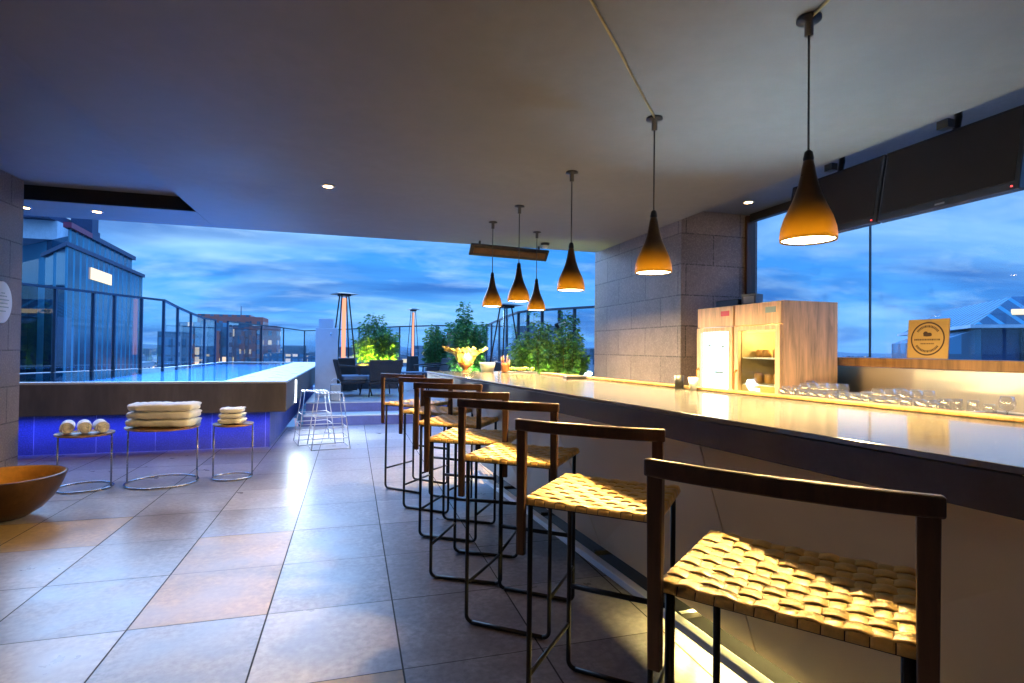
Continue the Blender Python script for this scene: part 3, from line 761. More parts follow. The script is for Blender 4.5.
# wall phone / hose ring beside cabinet, cups
m = MB(); m.lathe([(.018, 0), (.03, .075), (.027, .075), (.016, .004)], 20); tag(m.build('cup', M['ceramic'], loc=(xb(2.7)-.12, 2.72, CZ+.001)), 'small white cup on the rear edge of the counter by the lit cabinet', 'cup')
m = MB(); m.lathe([(.026, 0), (.028, .08), (.025, .08), (.024, .004)], 20); tag(m.build('cup', M['plastic'], loc=(xb(2.8)-.12, 2.84, CZ+.001)), 'small dark cup beside the white cup on the counter', 'cup')

# glasses on back bar
def tumbler(h=.105, r=.034):
    m = MB(); m.lathe([(r, 0), (r*.83, h-.012), (r*.8, h), (0, h+.001)], 20, sm=True)
    return m.build('drinking_glass', M['tumbler'])
t0 = tumbler(); t0.location = (3.02, 3.30, .931); tag(t0, None, 'glass')
def wine(h=.15):
    m = MB(); m.lathe([(.028, h), (.036, h*.8), (.034, h*.6), (.008, h*.5), (.004, h*.45), (.004, .01), (.032, .004), (.032, 0)], 20)
    return m.build('drinking_glass', M['tumbler'])
w0 = wine(); w0.location = (3.02, 3.0, .931)
GL1 = 'upturned clear tumbler in the rows of glasses on the back bar'
GL2 = 'clear stemmed glass among the rows of glasses on the back bar'
random.seed(5)
tag(t0, GL1, 'glass', 'tumblers on the back bar'); tag(w0, GL2, 'glass', 'stemmed glasses on the back bar')
for i in range(17):
    for j in range(4):
        y = 3.36-.083*i; x = 3.02+.09*j
        if i > 13 and j < 3: continue
        if (i, j) == (0, 0): continue
        stem = (i % 7 in (2, 3, 4)) and j > 0
        src = w0 if stem else t0
        c = src.copy(); col.objects.link(c); c.location = (x+random.uniform(-.006, .006), y+random.uniform(-.006, .006), .931)
        if not stem:
            k = random.uniform(.9, 1.15); c.scale = (1, 1, k)
w0.location = (3.38, 3.41, .931)
tr = empty('bar_rack', (3.18, 2.0, .931), 0, 'low dark rack with steel rim among the glasses at the right', 'rack')
m = MB(); m.box(-.16, .16, -.28, .12, 0, .055); m.build('tray', M['plastic'], tr, bevel=.005)
m = MB(); m.tube([(-.165, -.285, .06), (.165, -.285, .06), (.165, .125, .06), (-.165, .125, .06)], .006, closed=True); m.build('rim', M['rail'], tr)

# ------------------------------------------------------------------ things at the far end of the counter
def leafy(name, loc, n, rx, ry, z0, z1, leaf, mats, label, seed, planter=None, pm='planter_dark', stems=26, group='potted bushes on the terrace', narrow=.78):
    random.seed(seed); r0 = empty(name, loc, 0, label, 'bush', group)
    if planter:
        w, d, h = planter
        m = MB(); m.box(-w/2, w/2, -d/2, d/2, 0, h); m.build('planter', M[pm], r0, bevel=.01)
        m = MB(); m.box(-w/2+.02, w/2-.02, -d/2+.02, d/2-.02, h+.002, h+.012); m.build('soil', M['soil'], r0)
    ms = MB(); ml = MB()
    tips = []
    for k in range(stems):
        a = random.uniform(0, 2*PI); rr = math.sqrt(random.random())
        bx, by = rx*narrow*rr*math.cos(a), ry*narrow*rr*math.sin(a)
        tx, ty = rx*1.0*rr*math.cos(a)+random.uniform(-.08, .08)*rx, ry*rr*math.sin(a)
        H = z1*(1-.28*rr*rr)*random.uniform(.72, 1.06)
        pts = [(bx+(tx-bx)*t**1.6, by+(ty-by)*t**1.6, z0+(H-z0)*t) for t in np.linspace(0, 1, 6)]
        ms.tube(pts, [.006*(1-.7*t) for t in np.linspace(0, 1, 6)], 5); tips.append(pts)
    per = n//stems
    for pts in tips:
        dens = random.uniform(.6, 1.3)
        for q in range(int(per*dens)):
            t = random.uniform(.05, 1.0)**.85*5; i = min(4, int(t)); f = t-i
            P = Vector(pts[i]).lerp(Vector(pts[i+1]), f)
            a = random.uniform(0, 2*PI); out = Vector((math.cos(a), math.sin(a), random.uniform(-.35, .6))).normalized()
            sp = random.random()**.7*.13*(rx/.45)
            P = P+out*sp
            l = leaf*random.uniform(.6, 1.3); wd = l*random.uniform(.16, .26)
            sd = out.cross(Vector((random.uniform(-1, 1), random.uniform(-1, 1), random.uniform(-1, 1)))).normalized()
            dr = Vector((0, 0, -l*.25))
            ml.add([P, P+out*l*.5+sd*wd, P+out*l+dr, P+out*l*.5-sd*wd], [(0, 1, 2, 3)], 0 if random.random() < .65 else 1)
    ms.build('stems', M['stem'], r0); ml.build('leaves', [M[mats[0]], M[mats[1]]], r0)
    return r0
YG = (1.0, .80, .05)
leafy('potted_bush', (.57, 13.3, .344), 7000, .44, .3, .58, 1.72, .085, ('green', 'green2'), 'bright green bush lit yellow from below behind the dark armchairs', 1, (.95, .42, .56))
for dx in (-.3, -.1, .1, .3): lamp('uplight', 'SPOT', (.57+dx, 12.98, .86), 70, YG, None, (R(152), 0, 0), size=.04, spot_size=R(120), spot_blend=.6)
leafy('potted_bush', (2.0, 13.6, .344), 5000, .25, .25, .5, 1.55, .08, ('green', 'green'), 'darker narrow bush left of the large bush behind the yellow bowl', 2, (.5, .4, .48))
leafy('potted_bush', (2.35, 11.6, .344), 8000, .40, .34, .4, 1.85, .08, ('green', 'green2'), 'tall feathery bush rising behind the bowl of yellow leaves', 3, (.7, .5, .4))
lamp('uplight', 'SPOT', (2.35, 11.2, .7), 60, (.6, 1, .3), None, (R(150), 0, 0), size=.05, spot_size=R(110))
leafy('potted_bush', (2.52, 7.55, 0), 6500, .30, .28, .92, 1.84, .062, ('green2', 'green'), 'left bush of the pair growing in pale planters beside the granite wall', 4, (.66, .5, .9), 'planter')
leafy('potted_bush', (3.02, 7.45, 0), 5500, .24, .26, .92, 1.90, .062, ('green', 'green2'), 'right bush of the pair, touching the granite wall', 5, (.30, .5, .9), 'planter')
lamp('uplight', 'SPOT', (2.42, 7.24, .80), 24, (.85, 1, .2), None, (R(155), 0, 0), size=.04, spot_size=R(120))
lamp('uplight', 'SPOT', (2.97, 7.16, .78), 20, (.85, 1, .2), None, (R(155), 0, 0), size=.04, spot_size=R(120))

# bowl of yellow leaves on counter
bw = empty('leaf_bowl', (1.04, 5.14, CZ+.001), 0, 'dark footed bowl of glowing yellow leaves at the far end of the counter', 'bowl')
m = MB(); m.lathe([(.042, 0), (.045, .006), (.022, .014), (.024, .03), (.05, .05), (.082, .085), (.078, .087), (.046, .056), (.018, .04), (0, .038)], 32); m.build('bowl', M['jar'], bw)
random.seed(9)
for k in range(18):
    m = MB(); inner_ = k >= 11; a = k*2*PI/(7 if inner_ else 11)+random.uniform(-.2, .2); side = abs(math.cos(a))
    ln_ = (.10 if inner_ else .13)+.06*side+random.uniform(-.015, .015); w_ = .062+.02*random.random(); vs = []; fs = []; NU, NV = 12, 11
    lean_ = .45 if inner_ else .95
    for i in range(NU):
        t = i/(NU-1)
        for j in range(NV):
            s_ = (j/(NV-1)-.5)*2
            ww = w_*math.sin(PI*min(1, .10+t*.80))**.6
            ruf = .012*math.sin(11*s_+4*t+k*1.7)*t*t
            rr = .015+ln_*t*lean_*(.75+.35*t); z = .06+ln_*(1.25*t-.42*t*t*(1 if not inner_ else .4))+ruf+.018*s_*s_*t
            x = rr+.01*math.sin(7*s_+k)*t; y = s_*ww+.006*math.sin(14*t+k)
            vs.append((x*math.cos(a)-y*math.sin(a), x*math.sin(a)+y*math.cos(a), z))
    for i in range(NU-1):
        for j in range(NV-1): q = i*NV+j; fs.append((q, q+1, q+NV+1, q+NV))
    m.add(vs, fs, 0, True); o = m.build('leaf', M['petal'], bw); so = o.modifiers.new('t', 'SOLIDIFY'); so.thickness = .0018
lamp('bowl_lamp', 'POINT', (0, -.13, .12), 2.6, (1, .78, .25), bw, size=.03)  # point light added so that the yellow leaves look lit
m = MB(); m.lathe([(.036, 0), (.042, .01), (.042, .07), (.046, .085), (.040, .085), (.037, .012), (0, .01)], 28)
for k in range(6): m.tube([(.02*math.cos(k), .02*math.sin(k), .02), (.035*math.cos(k)*1.2, .03*math.sin(k), .12+.01*k)], .004, 5)
tag(m.build('straw_jar', M['jar'], loc=(1.42, 5.09, CZ+.001)), 'small brown jar of straws on the counter right of the yellow bowl', 'jar')
bt = empty('ice_tub', (1.27, 5.20, CZ+.001), 0, 'pale round tub behind the bowl and jar on the counter', 'tub')
m = MB(); m.lathe([(.06, 0), (.075, .07), (.078, .09), (.073, .09), (.058, .008), (0, .006)], 28); m.build('tub', M['coping'], bt)
ft = empty('fruit_tray', (1.56, 5.0, CZ+.001), .2, 'low tray of limes and lemons on the counter end', 'tray')
m = MB(); m.box(-.13, .13, -.07, .07, 0, .012); m.build('tray', M['steel'], ft, bevel=.004)
for k in range(9):
    m = MB(); m.lathe([(.0, -.022)]+[(.02*math.cos(a), .024*math.sin(a)) for a in np.linspace(-1.3, 1.3, 7)]+[(0, .022)], 12, rot=Matrix.Rotation(PI/2, 3, 'X'))
    m.build('lime', M['limeskin'] if k % 3 else M['green2'], ft, loc=(-.1+.05*(k % 5), -.025+.05*(k//5), .034))
nb = MB(); nb.box(-.10, .10, -.06, .06, 0, .018); tag(nb.build('bar_mat', M['plastic'], loc=(1.70, 4.0, CZ+.001), rotz=-.1, bevel=.004), 'flat dark bar mat lying along the rear edge of the counter', 'bar mat')

# ------------------------------------------------------------------ patio heaters
def heater(loc, h, label, glow=True):
    r0 = empty('patio_heater', loc, R(20), label, 'patio heater', 'pyramid patio heaters on the terrace')
    b0, b1 = .24, .19
    m = MB(); m.hexa([(-b0, -b0, .02), (b0, -b0, .02), (b0, b0, .02), (-b0, b0, .02)], [(-b1, -b1, .72), (b1, -b1, .72), (b1, b1, .72), (-b1, b1, .72)]); m.build('base_cabinet', M['blackmetal'], r0, bevel=.01)
    t = .075
    for sx in (-1, 1):
        for sy in (-1, 1):
            m = MB(); m.tube([(sx*b1, sy*b1, .72), (sx*t, sy*t, h-.06)], 0, rect=(.022, .022)); m.build('upright', M['blackmetal'], r0)
    m = MB(); m.tube([(0, 0, .725), (0, 0, h-.1)], .045, 12); m.build('glass_tube', M['coil'] if glow else M['fglass'], r0)
    m = MB(); m.hexa([(-.24, -.24, h-.02), (.24, -.24, h-.02), (.24, .24, h-.02), (-.24, .24, h-.02)], [(-.10, -.10, h+.015), (.10, -.10, h+.015), (.10, .10, h+.015), (-.10, .10, h+.015)])
    m.box(-.11, .11, -.11, .11, h-.06, h-.021); m.build('hood', M['blackmetal'], r0)
    return r0
heater((-.17, 12.5, .344), 2.12, 'tall pyramid patio heater beside the pale column')
h2_ = heater((1.66, 15.7, .344), 2.05, 'small distant patio heater between the two green bushes'); h2_.scale = (.62, .62, 1)
heater((2.62, 9.4, .344), 1.74, 'unlit patio heater behind the far left pendant lamps', False)

# ------------------------------------------------------------------ terrace armchairs
def armchair(loc, rz, label):
    r0 = empty('armchair', loc, rz, label, 'armchair', 'dark armchairs on the terrace')
    for sx in (-1, 1):
        for sy in (-1, 1):
            m = MB(); m.tube([(sx*.27, sy*.26, .26), (sx*.31, sy*.31, 0)], .014, 8); m.build('leg', M['blackmetal'], r0)
    m = MB(); m.box(-.31, .31, -.3, .3, .24, .30); m.build('seat_shell', M['wicker'], r0, bevel=.015)
    m = MB(); m.box(-.27, .27, -.25, .28, .302, .40); m.build('cushion', M['cushion'], r0, bevel=.03)
    m = MB(); m.hexa([(-.30, -.32, .30), (.30, -.32, .30), (.30, -.26, .30), (-.30, -.26, .30)], [(-.34, -.42, .72), (.34, -.42, .72), (.34, -.37, .72), (-.34, -.37, .72)]); m.build('backrest', M['wicker'], r0, bevel=.02)
    for sx in (-1, 1):
        m = MB(); m.tube([(sx*.33, -.36, .60), (sx*.34, .0, .58), (sx*.34, .29, .55), (sx*.31, .29, .28)], 0, rect=(.05, .03)); m.build('armrest', M['wicker'], r0, bevel=.006)
    return r0
armchair((.0, 11.35, .344), R(-70), 'dark armchair with blue-grey cushion seen from the side beside the pale column')
armchair((.55, 11.25, .344), R(15), 'dark armchair seen from behind in front of the yellow-lit bush')
armchair((1.75, 12.6, .344), R(100), 'dark armchair in front of the darker narrow bush')
lt = empty('side_table', (1.35, 12.2, .344), 0, 'low dark table on the terrace between the armchairs', 'table')
m = MB(); m.box(-.3, .3, -.2, .2, .40, .43); m.build('tabletop', M['cushion'], lt, bevel=.005)
for sx in (-1, 1):
    for sy in (-1, 1):
        m = MB(); m.tube([(sx*.27, sy*.17, .40), (sx*.27, sy*.17, 0)], .012); m.build('leg', M['blackmetal'], lt)

# ------------------------------------------------------------------ wire stools
def wire_stool(loc, rz, label):
    r0 = empty('wire_stool', loc, rz, label, 'stool', 'white wire stools by the steps')
    H = .70; bt_, tp = .235, .15; r = .0065
    def P(sx, sy, z): k = bt_+(tp-bt_)*z/H; return (sx*k, sy*k, z)
    for sx in (-1, 1):
        for sy in (-1, 1):
            m = MB(); m.tube([P(sx, sy, .0), P(sx, sy, H)], r, 6); m.build('leg', M['white'], r0)
    for z in (.008, .14, .27, .40):
        m = MB(); m.tube([P(-1, -1, z), P(1, -1, z), P(1, 1, z), P(-1, 1, z)], r*.85, 6, closed=True); m.build('wire_ring', M['white'], r0)
    m = MB(); m.tube([P(-1, -1, H), P(1, -1, H), P(1, 1, H), P(-1, 1, H)], r, 6, closed=True)
    for k in range(7):
        x = -tp+2*tp*(k+.5)/7; m.tube([(x, -tp, H), (x, tp, H)], r*.7, 5)
    m.build('seat', M['white'], r0)
    return r0
wire_stool((-.47, 7.95, 0), R(12), 'white wire stool nearer the pool corner, left one of the pair')
wire_stool((-.27, 7.55, 0), R(10), 'white wire stool, right one of the pair in front of the steps')

# ------------------------------------------------------------------ towel tables
def towel_table(loc, rx, h, label, rz):
    r0 = empty('round_table', loc, rz, label, 'table', 'round wire tables with towels')
    m = MB(); m.lathe([(0, h-.022), (.9, h-.022), (.98, h-.016), (1.0, h-.004), (1.0, h), (.97, h), (.96, h-.008), (0, h-.008)], 40, sx=rx, sy=rx*.95); m.build('tray_top', M['traywood'], r0)
    m = MB(); m.tube([(rx*.97*math.cos(a), rx*.93*math.sin(a), .01) for a in np.linspace(0, 2*PI, 41)[:-1]], .008, 8, closed=True); m.build('base_ring', M['chrome'], r0)
    for a in (R(2), R(182)):
        m = MB(); m.tube([(rx*.97*math.cos(a), rx*.93*math.sin(a), .01), (rx*.97*math.cos(a), rx*.93*math.sin(a), h-.01)], .008, 8); m.build('leg', M['chrome'], r0)
    return r0
towel_table((-2.30, 5.86, 0), .225, .50, 'round wire table with three rolled towels next to the pillar', R(-8))
towel_table((-1.70, 5.93, 0), .31, .535, 'wider round wire table carrying the stack of large folded towels', R(-8))
towel_table((-1.11, 6.0, 0), .185, .535, 'smallest round wire table, farthest right, carrying folded hand towels', R(-8))
def rolled(loc, rz, label):
    m = MB(); vs = []; n = 26
    # spiral roll lying along y
    L_ = .12; pts = []
    for k in range(64):
        a = k/63*2*PI*2.6; rr = .012+.042*k/63; pts.append((rr*math.cos(a), rr*math.sin(a)+.055))
    for y in (-L_, -L_*.9, 0, L_*.9, L_):
        sgm = .92 if abs(y) == L_ else 1
        vs += [(x*sgm, y, (z-.055)*sgm+.055) for x, z in pts]
    fs = []
    for i in range(4):
        for k in range(63): q = i*64+k; fs.append((q, q+1, q+65, q+64))
    m.add(vs, fs, 0, True); m.lathe([(.0, -L_*.96), (.048, -L_*.96), (.05, 0), (.048, L_*.96), (0, L_*.96)], 20, (0, 0, .055), rot=Matrix.Rotation(PI/2, 3, 'X'))
    o = m.build('rolled_towel', M['towel'], loc=loc, rotz=rz)
    s_ = o.modifiers.new('t', 'SOLIDIFY'); s_.thickness = .005
    return tag(o, label, 'towel', 'rolled towels on the left table')
for k, lab in enumerate(('rolled white towel nearest the pillar on the left table', 'middle one of three rolled white towels on the left table', 'rolled white towel on the right side of the left table')):
    rolled((-2.42+.125*k, 5.83+.01*k, .503), R(20+3*k), lab)
def folded(loc, w, d, h, rz, label, group, seed):
    random.seed(seed); m = MB()
    # folded layers: rounded fold at front, cross-section swept along x
    nl = 3; sec = []
    NX = 30
    for k in range(28):
        a = 2*PI*k/28; cx_ = math.copysign(abs(math.cos(a))**.55, math.cos(a)); sz_ = math.copysign(abs(math.sin(a))**.5, math.sin(a))
        sec.append((cx_*d/2, sz_*h/2))
    vs = []; fs = []
    for i in range(NX+1):
        x = (i/NX-.5)*w; e = 1-.12*abs(2*i/NX-1)**6
        ph = random.uniform(-1, 1)*.003
        for y, z in sec:
            grooves = .003*math.cos(z/h*PI*4)
            wv = .0035*math.sin(23*x+seed)+.0025*math.sin(51*x+2*seed+30*y)
            vs.append((x+.004*math.sin(40*y+seed)+(.006 if z > 0 else -.004)*math.copysign(1, x)*abs(2*i/NX-1)**4, y*e+(grooves if y < 0 else -grooves)+wv*.6, h/2+z*e*(1+.07*math.sin(9*x+seed+y*14))+ph+wv*(z/h)))
    n = 28
    for i in range(NX):
        for k in range(n): k2 = (k+1) % n; fs.append((i*n+k, i*n+k2, (i+1)*n+k2, (i+1)*n+k))
    fs.append(tuple(range(n))[::-1]); fs.append(tuple(NX*n+k for k in range(n)))
    m.add(vs, fs, 0, True)
    return tag(m.build('folded_towel', M['towel'], loc=loc, rotz=rz), label, 'towel', group)
for k, lab in enumerate(('bottom', 'middle', 'topmost')):
    folded((-1.69+.005*k, 5.92, .536+.073*k), .54-.008*k, .32, .074, R(-9+3*k), lab+' large folded towel of the three stacked on the wide table', 'large folded towels', 20+k)
    folded((-1.115, 5.99, .536+.052*k), .20-.006*k, .22, .053, R(-8+4*k), lab+' small folded towel of the pile on the smallest table', 'small folded towels', 40+k)
# bronze bowl
bo = empty('bronze_bowl', (-2.46, 4.98, 0), 0, 'large dark bronze bowl with golden inside on the floor at the left', 'bowl')
br = .30; H_ = .29
out = [(.0, .0), (.09, .0), (.13, .012), (.20, .06), (.26, .13), (.30, .21), (.325, .285)]
inn = [(.312, .289), (.298, .283), (.275, .21), (.235, .135), (.18, .07), (.11, .03), (0, .022)]
m = MB(); m.lathe(out+[(.326, .292), (.313, .2935)], 56, caps=False); o = m.build('shell', M['bronze'], bo); o.scale = (1.14, 1.14, 1.1)
m = MB(); m.lathe([(.3128, .2925)]+inn[1:], 56, caps=False); o = m.build('lining', M['brasslin'], bo); o.scale = (1.14, 1.14, 1.1)

# ------------------------------------------------------------------ the city
g = MB(); g.add([(-6000, -6000, -32), (6000, -6000, -32), (6000, 6000, -32), (-6000, 6000, -32)], [(0, 1, 2, 3)])
struct(g.build('ground', M['ground']))
h = MB(); vs = []; fs = []; N = 160
random.seed(12)
for k in range(N+1):
    a = R(-75+170*k/N); d = 3600
    zz = 4+14*(.5+.5*math.sin(k*.21))*(.5+.5*math.sin(k*.077+1))+9*math.sin(k*.63)+random.uniform(-3, 3)
    for dd, z in ((0, -34), (250, zz*.55), (700, zz), (1100, -34)): vs.append(((d+dd)*math.sin(a), (d+dd)*math.cos(a), z))
for k in range(N):
    for j in range(3): q = k*4+j; fs.append((q, q+1, q+5, q+4))
h.add(vs, fs, 0, True); struct(h.build('hills', M['hill']))

# big glass office left
ob = empty('glass_office', (-16, 38, -32), 0, 'large teal glass office block with red roof edge and one lit window', 'building')
def rel(p): return (p[0]+16, p[1]-38, p[2]+32)
P1, P2, P3, P4 = (-16, 38), (-17.1, 53.5), (-30, 56), (-19.6, 43.5)
m = MB(); m.prism([rel((*p, 0))[:2] for p in (P1, P2, P3, P4)], 0, 39.0, 0); m.build('lower_storeys', M['bglass'], ob)
m = MB(); q = [(-16.4, 39), (-17.4, 52.0), (-29, 54.5), (-17.5, 42.0)]
m.prism([rel((*p, 0))[:2] for p in q], 39.02, 40.3); m.build('upper_storey', M['bglass'], ob)
m = MB(); m.tube([rel((*p, 7.12)) for p in (P4, P1, P2)], 0, rect=(.35, .25)); m.build('ledge', M['bnavy'], ob)
m = MB(); m.tube([rel((*p, 8.4)) for p in ((-16.7, 42.5), (-17.4, 52.2))], 0, rect=(.4, .3)); m.build('roof_edge', M['bnavy'], ob)
m = MB(); m.tube([rel((*p, 8.42)) for p in ((-16.4, 38.9), (-16.7, 42.45))], 0, rect=(.42, .32)); m.build('red_roof_edge', M['bred'], ob)
m = MB(); a_, b_ = Vector((-16.25, 41.6, 0)), Vector((-16.55, 45.6, 0))
m.hexa([rel((a_.x+.03, a_.y, 5.5)), rel((a_.x+.06, a_.y, 5.5)), rel((b_.x+.06, b_.y, 5.5)), rel((b_.x+.03, b_.y, 5.5))], [rel((a_.x+.03, a_.y, 6.25)), rel((a_.x+.06, a_.y, 6.25)), rel((b_.x+.06, b_.y, 6.25)), rel((b_.x+.03, b_.y, 6.25))]); m.build('lit_window', M['litwin'], ob)
m = MB(); m.box(-9, -3.2, 6.2, 12, 40.32, 41.6); m.build('plant_room', M['bwhite'], ob)
m = MB(); m.box(-9.5, -3.3, 5.4, 13, 41.62, 42.1); m.build('plant_roof', M['bnavy'], ob)
m = MB(); m.box(-3.2, -1.9, 8, 9, 40.32, 42.4); m.build('roof_unit', M['bnavy'], ob)
m = MB(); m.box(-9, 3, -5.5, 5, 0, 37.4); tag(m.build('office_block', M['bdark'], loc=(-24.5, 42, -32)), 'dark louvred block peeping out between pillar and glass office', 'building')
# brick flats
bf = empty('brick_flats', (-40, 195, -32), R(0), 'brick and blue apartment tower beyond the left end of the pool', 'building')
m = MB(); m.box(-13, 8.4, 0, 14, 0, 40.6); m.build('glazed_wing', M['bblue'], bf)
m = MB(); m.box(8.42, 12.4, -2, 10, 0, 42.6); m.build('brick_tower', M['bbrick'], bf)
m = MB(); m.box(-7.5, 8, 2, 12, 40.62, 43.4); m.build('penthouse', M['bbrick'], bf)
for k in range(6):
    m = MB(); m.box(-12.5+3.6*k, -11.1+3.6*k, -1.6, -.02, 4, 40.0-(k % 2)*2); m.build('stair_bay', M['bbrick' if k % 2 else 'bpale'], bf)
m = MB(); m.box(12.42, 16.5, 0, 9, 0, 40.0); m.build('side_wing', M['bbrick'], bf)
m = MB(); m.box(-18, -13.02, 0, 12, 0, 37.5); m.build('lower_wing', M['bblue'], bf)
m = MB(); m.tube([(4.5, 6, 43.4), (4.5, 6, 46.5)], .12, 6); m.build('mast', M['bnavy'], bf)

# right side building
rb = empty('glass_pavilion', (32.73, 21.69, -32), R(-40), 'blue glass building with sloped roof and light strip through the right window', 'building')
m = MB(); m.box(.3, 26, .3, 16, 0, 34.7); m.build('walls', M['bnavy'], rb)
for k in range(7):
    m = MB(); m.box(1.9+4.0*k, 2.25+4.0*k, .12, .29, 31, 34.7); m.build('column', M['plastic'], rb)
    m = MB(); m.box(2.3+4.0*k, 5.8+4.0*k, .2, .295, 31.3, 34.6); m.build('window', M['bblue'], rb)
m = MB(); m.hexa([(-.1, -.1, 34.92), (27, -.1, 34.92), (27, 16, 34.92), (-.1, 16, 34.92)], [(1.9, 1.2, 36.5), (25, 1.2, 36.5), (25, 14, 36.5), (1.9, 14, 36.5)]); m.build('sloped_roof', M['bglass'], rb)
m = MB(); m.box(-.4, 27, -.4, 16.2, 34.72, 34.9); m.build('eaves', M['bwhite'], rb)
m = MB(); m.box(1.6, 12, .25, .45, 35.45, 35.75); m.build('light_strip', M['litwin'], rb)
m = MB(); m.hexa([(-1.6, .3, 0), (.28, .3, 0), (.28, 12, 0), (-1.6, 12, 0)], [(-1.6, .3, 34.0), (.28, .3, 34.75), (.28, 12, 34.75), (-1.6, 12, 34.0)]); m.build('side_wedge', M['bblue'], rb)

# scattered city blocks
random.seed(21)
FM = ['bpale', 'bgrey', 'bblue', 'bbrick']
FN = {'bpale': 'pale', 'bgrey': 'grey', 'bblue': 'blue-grey', 'bbrick': 'brick'}
def block(x, y, w, d, top, mname, rz):
    r0 = empty('city_building', (x, y, -32), rz, '%s flat-roofed block in the city beyond the terrace fence' % FN[mname], 'building', '%s city blocks beyond the fence' % FN[mname])
    H = top+32
    m = MB(); m.box(-w/2, w/2, -d/2, d/2, 0, H); m.build('walls', M[mname], r0)
    m = MB(); m.box(-w/2+.4, w/2-.4, -d/2+.4, d/2-.4, H+.02, H+.3); m.box(-w*.2, w*.15, -d*.2, d*.1, H+.3, H+2.6); m.build('roof', M['roof'], r0)
spots = [(-36, 60, 12, 14, -6), (-11, 70, 10, 12, -8), (-3, 95, 12, 10, -6), (4, 80, 10, 10, -8), (14, 90, 9, 12, -3), (19, 100, 16, 10, -6), (33, 104, 7, 12, 3.2),
         (9, 130, 14, 12, -3.5), (41, 110, 9, 12, 3.6), (26, 62, 12, 10, -6), (45, 90, 14, 12, -4), (-50, 95, 14, 14, -5), (60, 130, 14, 14, -1), (24, 120, 7, 9, 5.0), (-2, 170, 20, 12, -1.4), (-16, 180, 16, 12, -1), (12, 210, 18, 12, -1.6), (80, 70, 16, 16, -4), (100, 60, 18, 16, -3)]
for k, (x, y, w, d, t) in enumerate(spots): block(x, y, w, d, t, FM[(k*7+k//3) % 4], random.uniform(-.3, .3))
dc = MB(); random.seed(33)
for k in range(1300):
    a = R(random.uniform(-62, 85)); d = 160+3000*random.random()**1.6
    x, y = d*math.sin(a), d*math.cos(a); w = random.uniform(8, 22)*(1+d/2500); dd = random.uniform(8, 20)
    t = -32+random.uniform(8, 24)+random.random()**8*14
    t = min(t, 1.3+d*.004)
    dc.box(x-w/2, x+w/2, y-dd/2, y+dd/2, -32, t, random.randrange(3))
tag(dc.build('distant_city', [M['bpale'], M['bgrey'], M['bblue']]), 'far city rooftops spreading to the horizon as one mass', 'city', kind='stuff')

hz = MB(); hz.box(-5600, 5600, -5600, 5600, -34, 60)
t_ = NT('haze_air'); pv = t_.add('ShaderNodeVolumePrincipled'); pv.inputs['Color'].default_value = (.75, .88, 1, 1); pv.inputs['Density'].default_value = .00014
t_.link(pv.outputs[0], t_.out.inputs['Volume']); hzo = hz.build('haze', t_.m); hzo['kind'] = 'stuff'; hzo['label'] = 'pale evening haze over the city'
# ------------------------------------------------------------------ sky
w = bpy.data.worlds.new('World'); sc.world = w; w.use_nodes = True
t = w.node_tree; t.nodes.clear()
N_ = lambda ty: t.nodes.new(ty); Lk = t.links.new
out = N_('ShaderNodeOutputWorld'); bg = N_('ShaderNodeBackground'); Lk(bg.outputs[0], out.inputs[0])
tc = N_('ShaderNodeTexCoord'); sx = N_('ShaderNodeSeparateXYZ'); Lk(tc.outputs['Generated'], sx.inputs[0])
def math_(op, a, b=None):
    n = N_('ShaderNodeMath'); n.operation = op
    for i, v in enumerate((a, b)):
        if v is None: continue
        if isinstance(v, (int, float)): n.inputs[i].default_value = v
        else: Lk(v, n.inputs[i])
    return n.outputs[0]
zc = math_('MAXIMUM', sx.outputs[2], 0.0)
den = math_('ADD', zc, .16)
cb = N_('ShaderNodeCombineXYZ'); Lk(math_('DIVIDE', sx.outputs[0], den), cb.inputs[0]); Lk(math_('DIVIDE', sx.outputs[1], den), cb.inputs[1])
def wn(scale, detail, rough, dist, mp=(1, 1, 1), lo=0., loc=(0, 0, 0)):
    m_ = N_('ShaderNodeMapping'); m_.inputs['Scale'].default_value = mp; m_.inputs['Location'].default_value = loc; Lk(cb.outputs[0], m_.inputs[0])
    n = N_('ShaderNodeTexNoise'); n.inputs['Scale'].default_value = scale; n.inputs['Detail'].default_value = detail
    n.inputs['Roughness'].default_value = rough; n.inputs['Distortion'].default_value = dist; Lk(m_.outputs[0], n.inputs['Vector']); return n.outputs['Fac']
def ramp_(f, st):
    r = N_('ShaderNodeValToRGB'); e = r.color_ramp.elements
    while len(e) > 1: e.remove(e[-1])
    e[0].position, e[0].color = st[0]
    for p_, c_ in st[1:]:
        x = e.new(p_); x.color = c_
    Lk(f, r.inputs[0]); return r.outputs[0]
def mixc(f, a, b):
    m_ = N_('ShaderNodeMix'); m_.data_type = 'RGBA'
    for s_, v in ((m_.inputs[0], f), (m_.inputs[6], a), (m_.inputs[7], b)):
        if isinstance(v, bpy.types.NodeSocket): Lk(v, s_)
        else: s_.default_value = v
    return m_.outputs[2]
base = ramp_(sx.outputs[2], [(0.0, srgb(118, 180, 236)), (.06, srgb(84, 166, 240)), (.2, srgb(40, 132, 228)), (.32, (.10, .38, 1.0, 1)), (.5, (.3, 1.05, 2.8, 1)), (1.0, (.65, 1.8, 4.6, 1))])
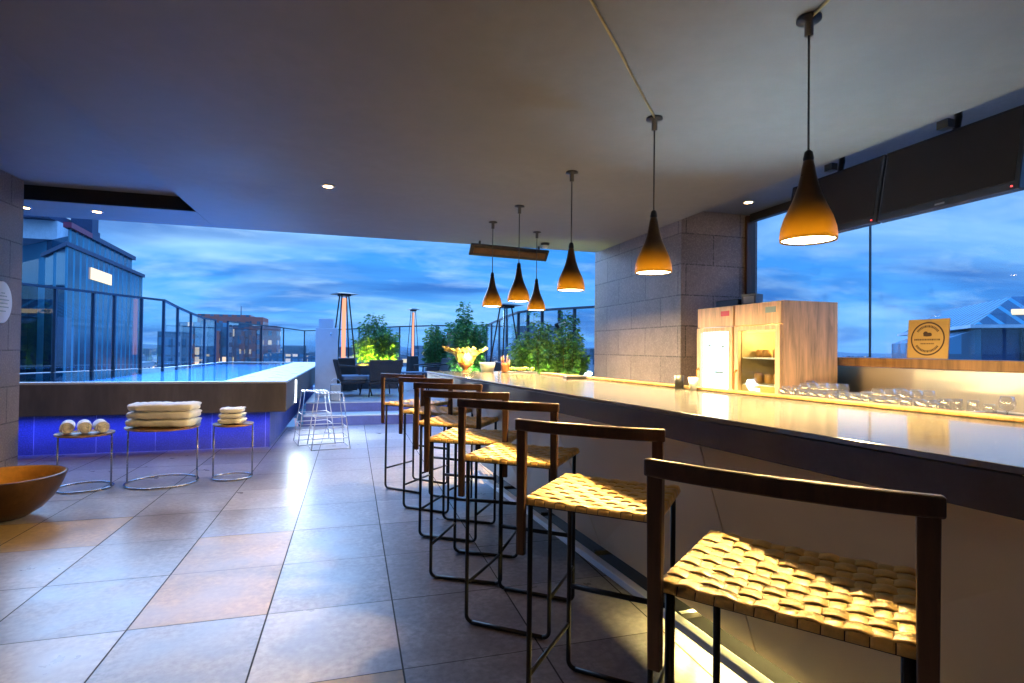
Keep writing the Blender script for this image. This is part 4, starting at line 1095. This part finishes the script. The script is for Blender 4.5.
n1 = wn(.5, 5, .52, .5, (1, 1.5, 1), loc=(.4, 0, 0)); n2 = wn(.55, 5, .55, .6, (1, 1.5, 1), loc=(3.1, 1.7, 0)); n3 = wn(1.9, 6, .6, .3, (1, 1.5, 1), loc=(7, 2, 0))
skyc = mixc(ramp_(n2, [(.46, (0, 0, 0, 1)), (.68, (.75, .75, .75, 1))]), base, srgb(160, 208, 246))
skyc = mixc(ramp_(n1, [(.46, (0, 0, 0, 1)), (.60, (.8, .8, .8, 1))]), skyc, srgb(36, 88, 168))
skyc = mixc(ramp_(n3, [(.50, (0, 0, 0, 1)), (.72, (.42, .42, .42, 1))]), skyc, srgb(180, 216, 246))
Lk(skyc, bg.inputs['Color']); bg.inputs['Strength'].default_value = .82

# one weak, very soft low sun standing for the bright western dusk sky
sun = bpy.data.lights.new('dusk_sun', 'SUN'); sun.energy = 1.15; sun.angle = R(30); sun.color = (.38, .60, 1.0)
so = bpy.data.objects.new('dusk_sun', sun); col.objects.link(so); so.rotation_euler = Vector((0.25, -1, -.42)).to_track_quat('-Z', 'Y').to_euler()

# ------------------------------------------------------------------ camera
yaw, pitch, roll = R(16.25), R(.77), R(.65)
cy_, sy_, cp_, sp_ = math.cos(yaw), math.sin(yaw), math.cos(pitch), math.sin(pitch)
fw = Vector((sy_*cp_, cy_*cp_, sp_)); rt = Vector((cy_, -sy_, 0)); up = rt.cross(fw)
c_, s_ = math.cos(roll), math.sin(roll)
rt2 = c_*rt+s_*up; up2 = -s_*rt+c_*up
cam = bpy.data.cameras.new('camera'); co = bpy.data.objects.new('camera', cam); col.objects.link(co)
mw = Matrix((rt2, up2, -fw)).transposed().to_4x4(); mw.translation = (0, 0, 1.3); co.matrix_world = mw
cam.sensor_width = 36; cam.lens = 36*550/1024; cam.clip_start = .05; cam.clip_end = 9000
sc.camera = co
sc.view_settings.view_transform = 'Standard'; sc.view_settings.look = 'None'; sc.view_settings.exposure = .78; sc.view_settings.gamma = 1
sc.cycles.use_denoising = True
sc.cycles.max_bounces = 8; sc.cycles.transparent_max_bounces = 40
sc.cycles.sample_clamp_indirect = 6; sc.cycles.caustics_reflective = False; sc.cycles.blur_glossy = .5; sc.cycles.caustics_refractive = False
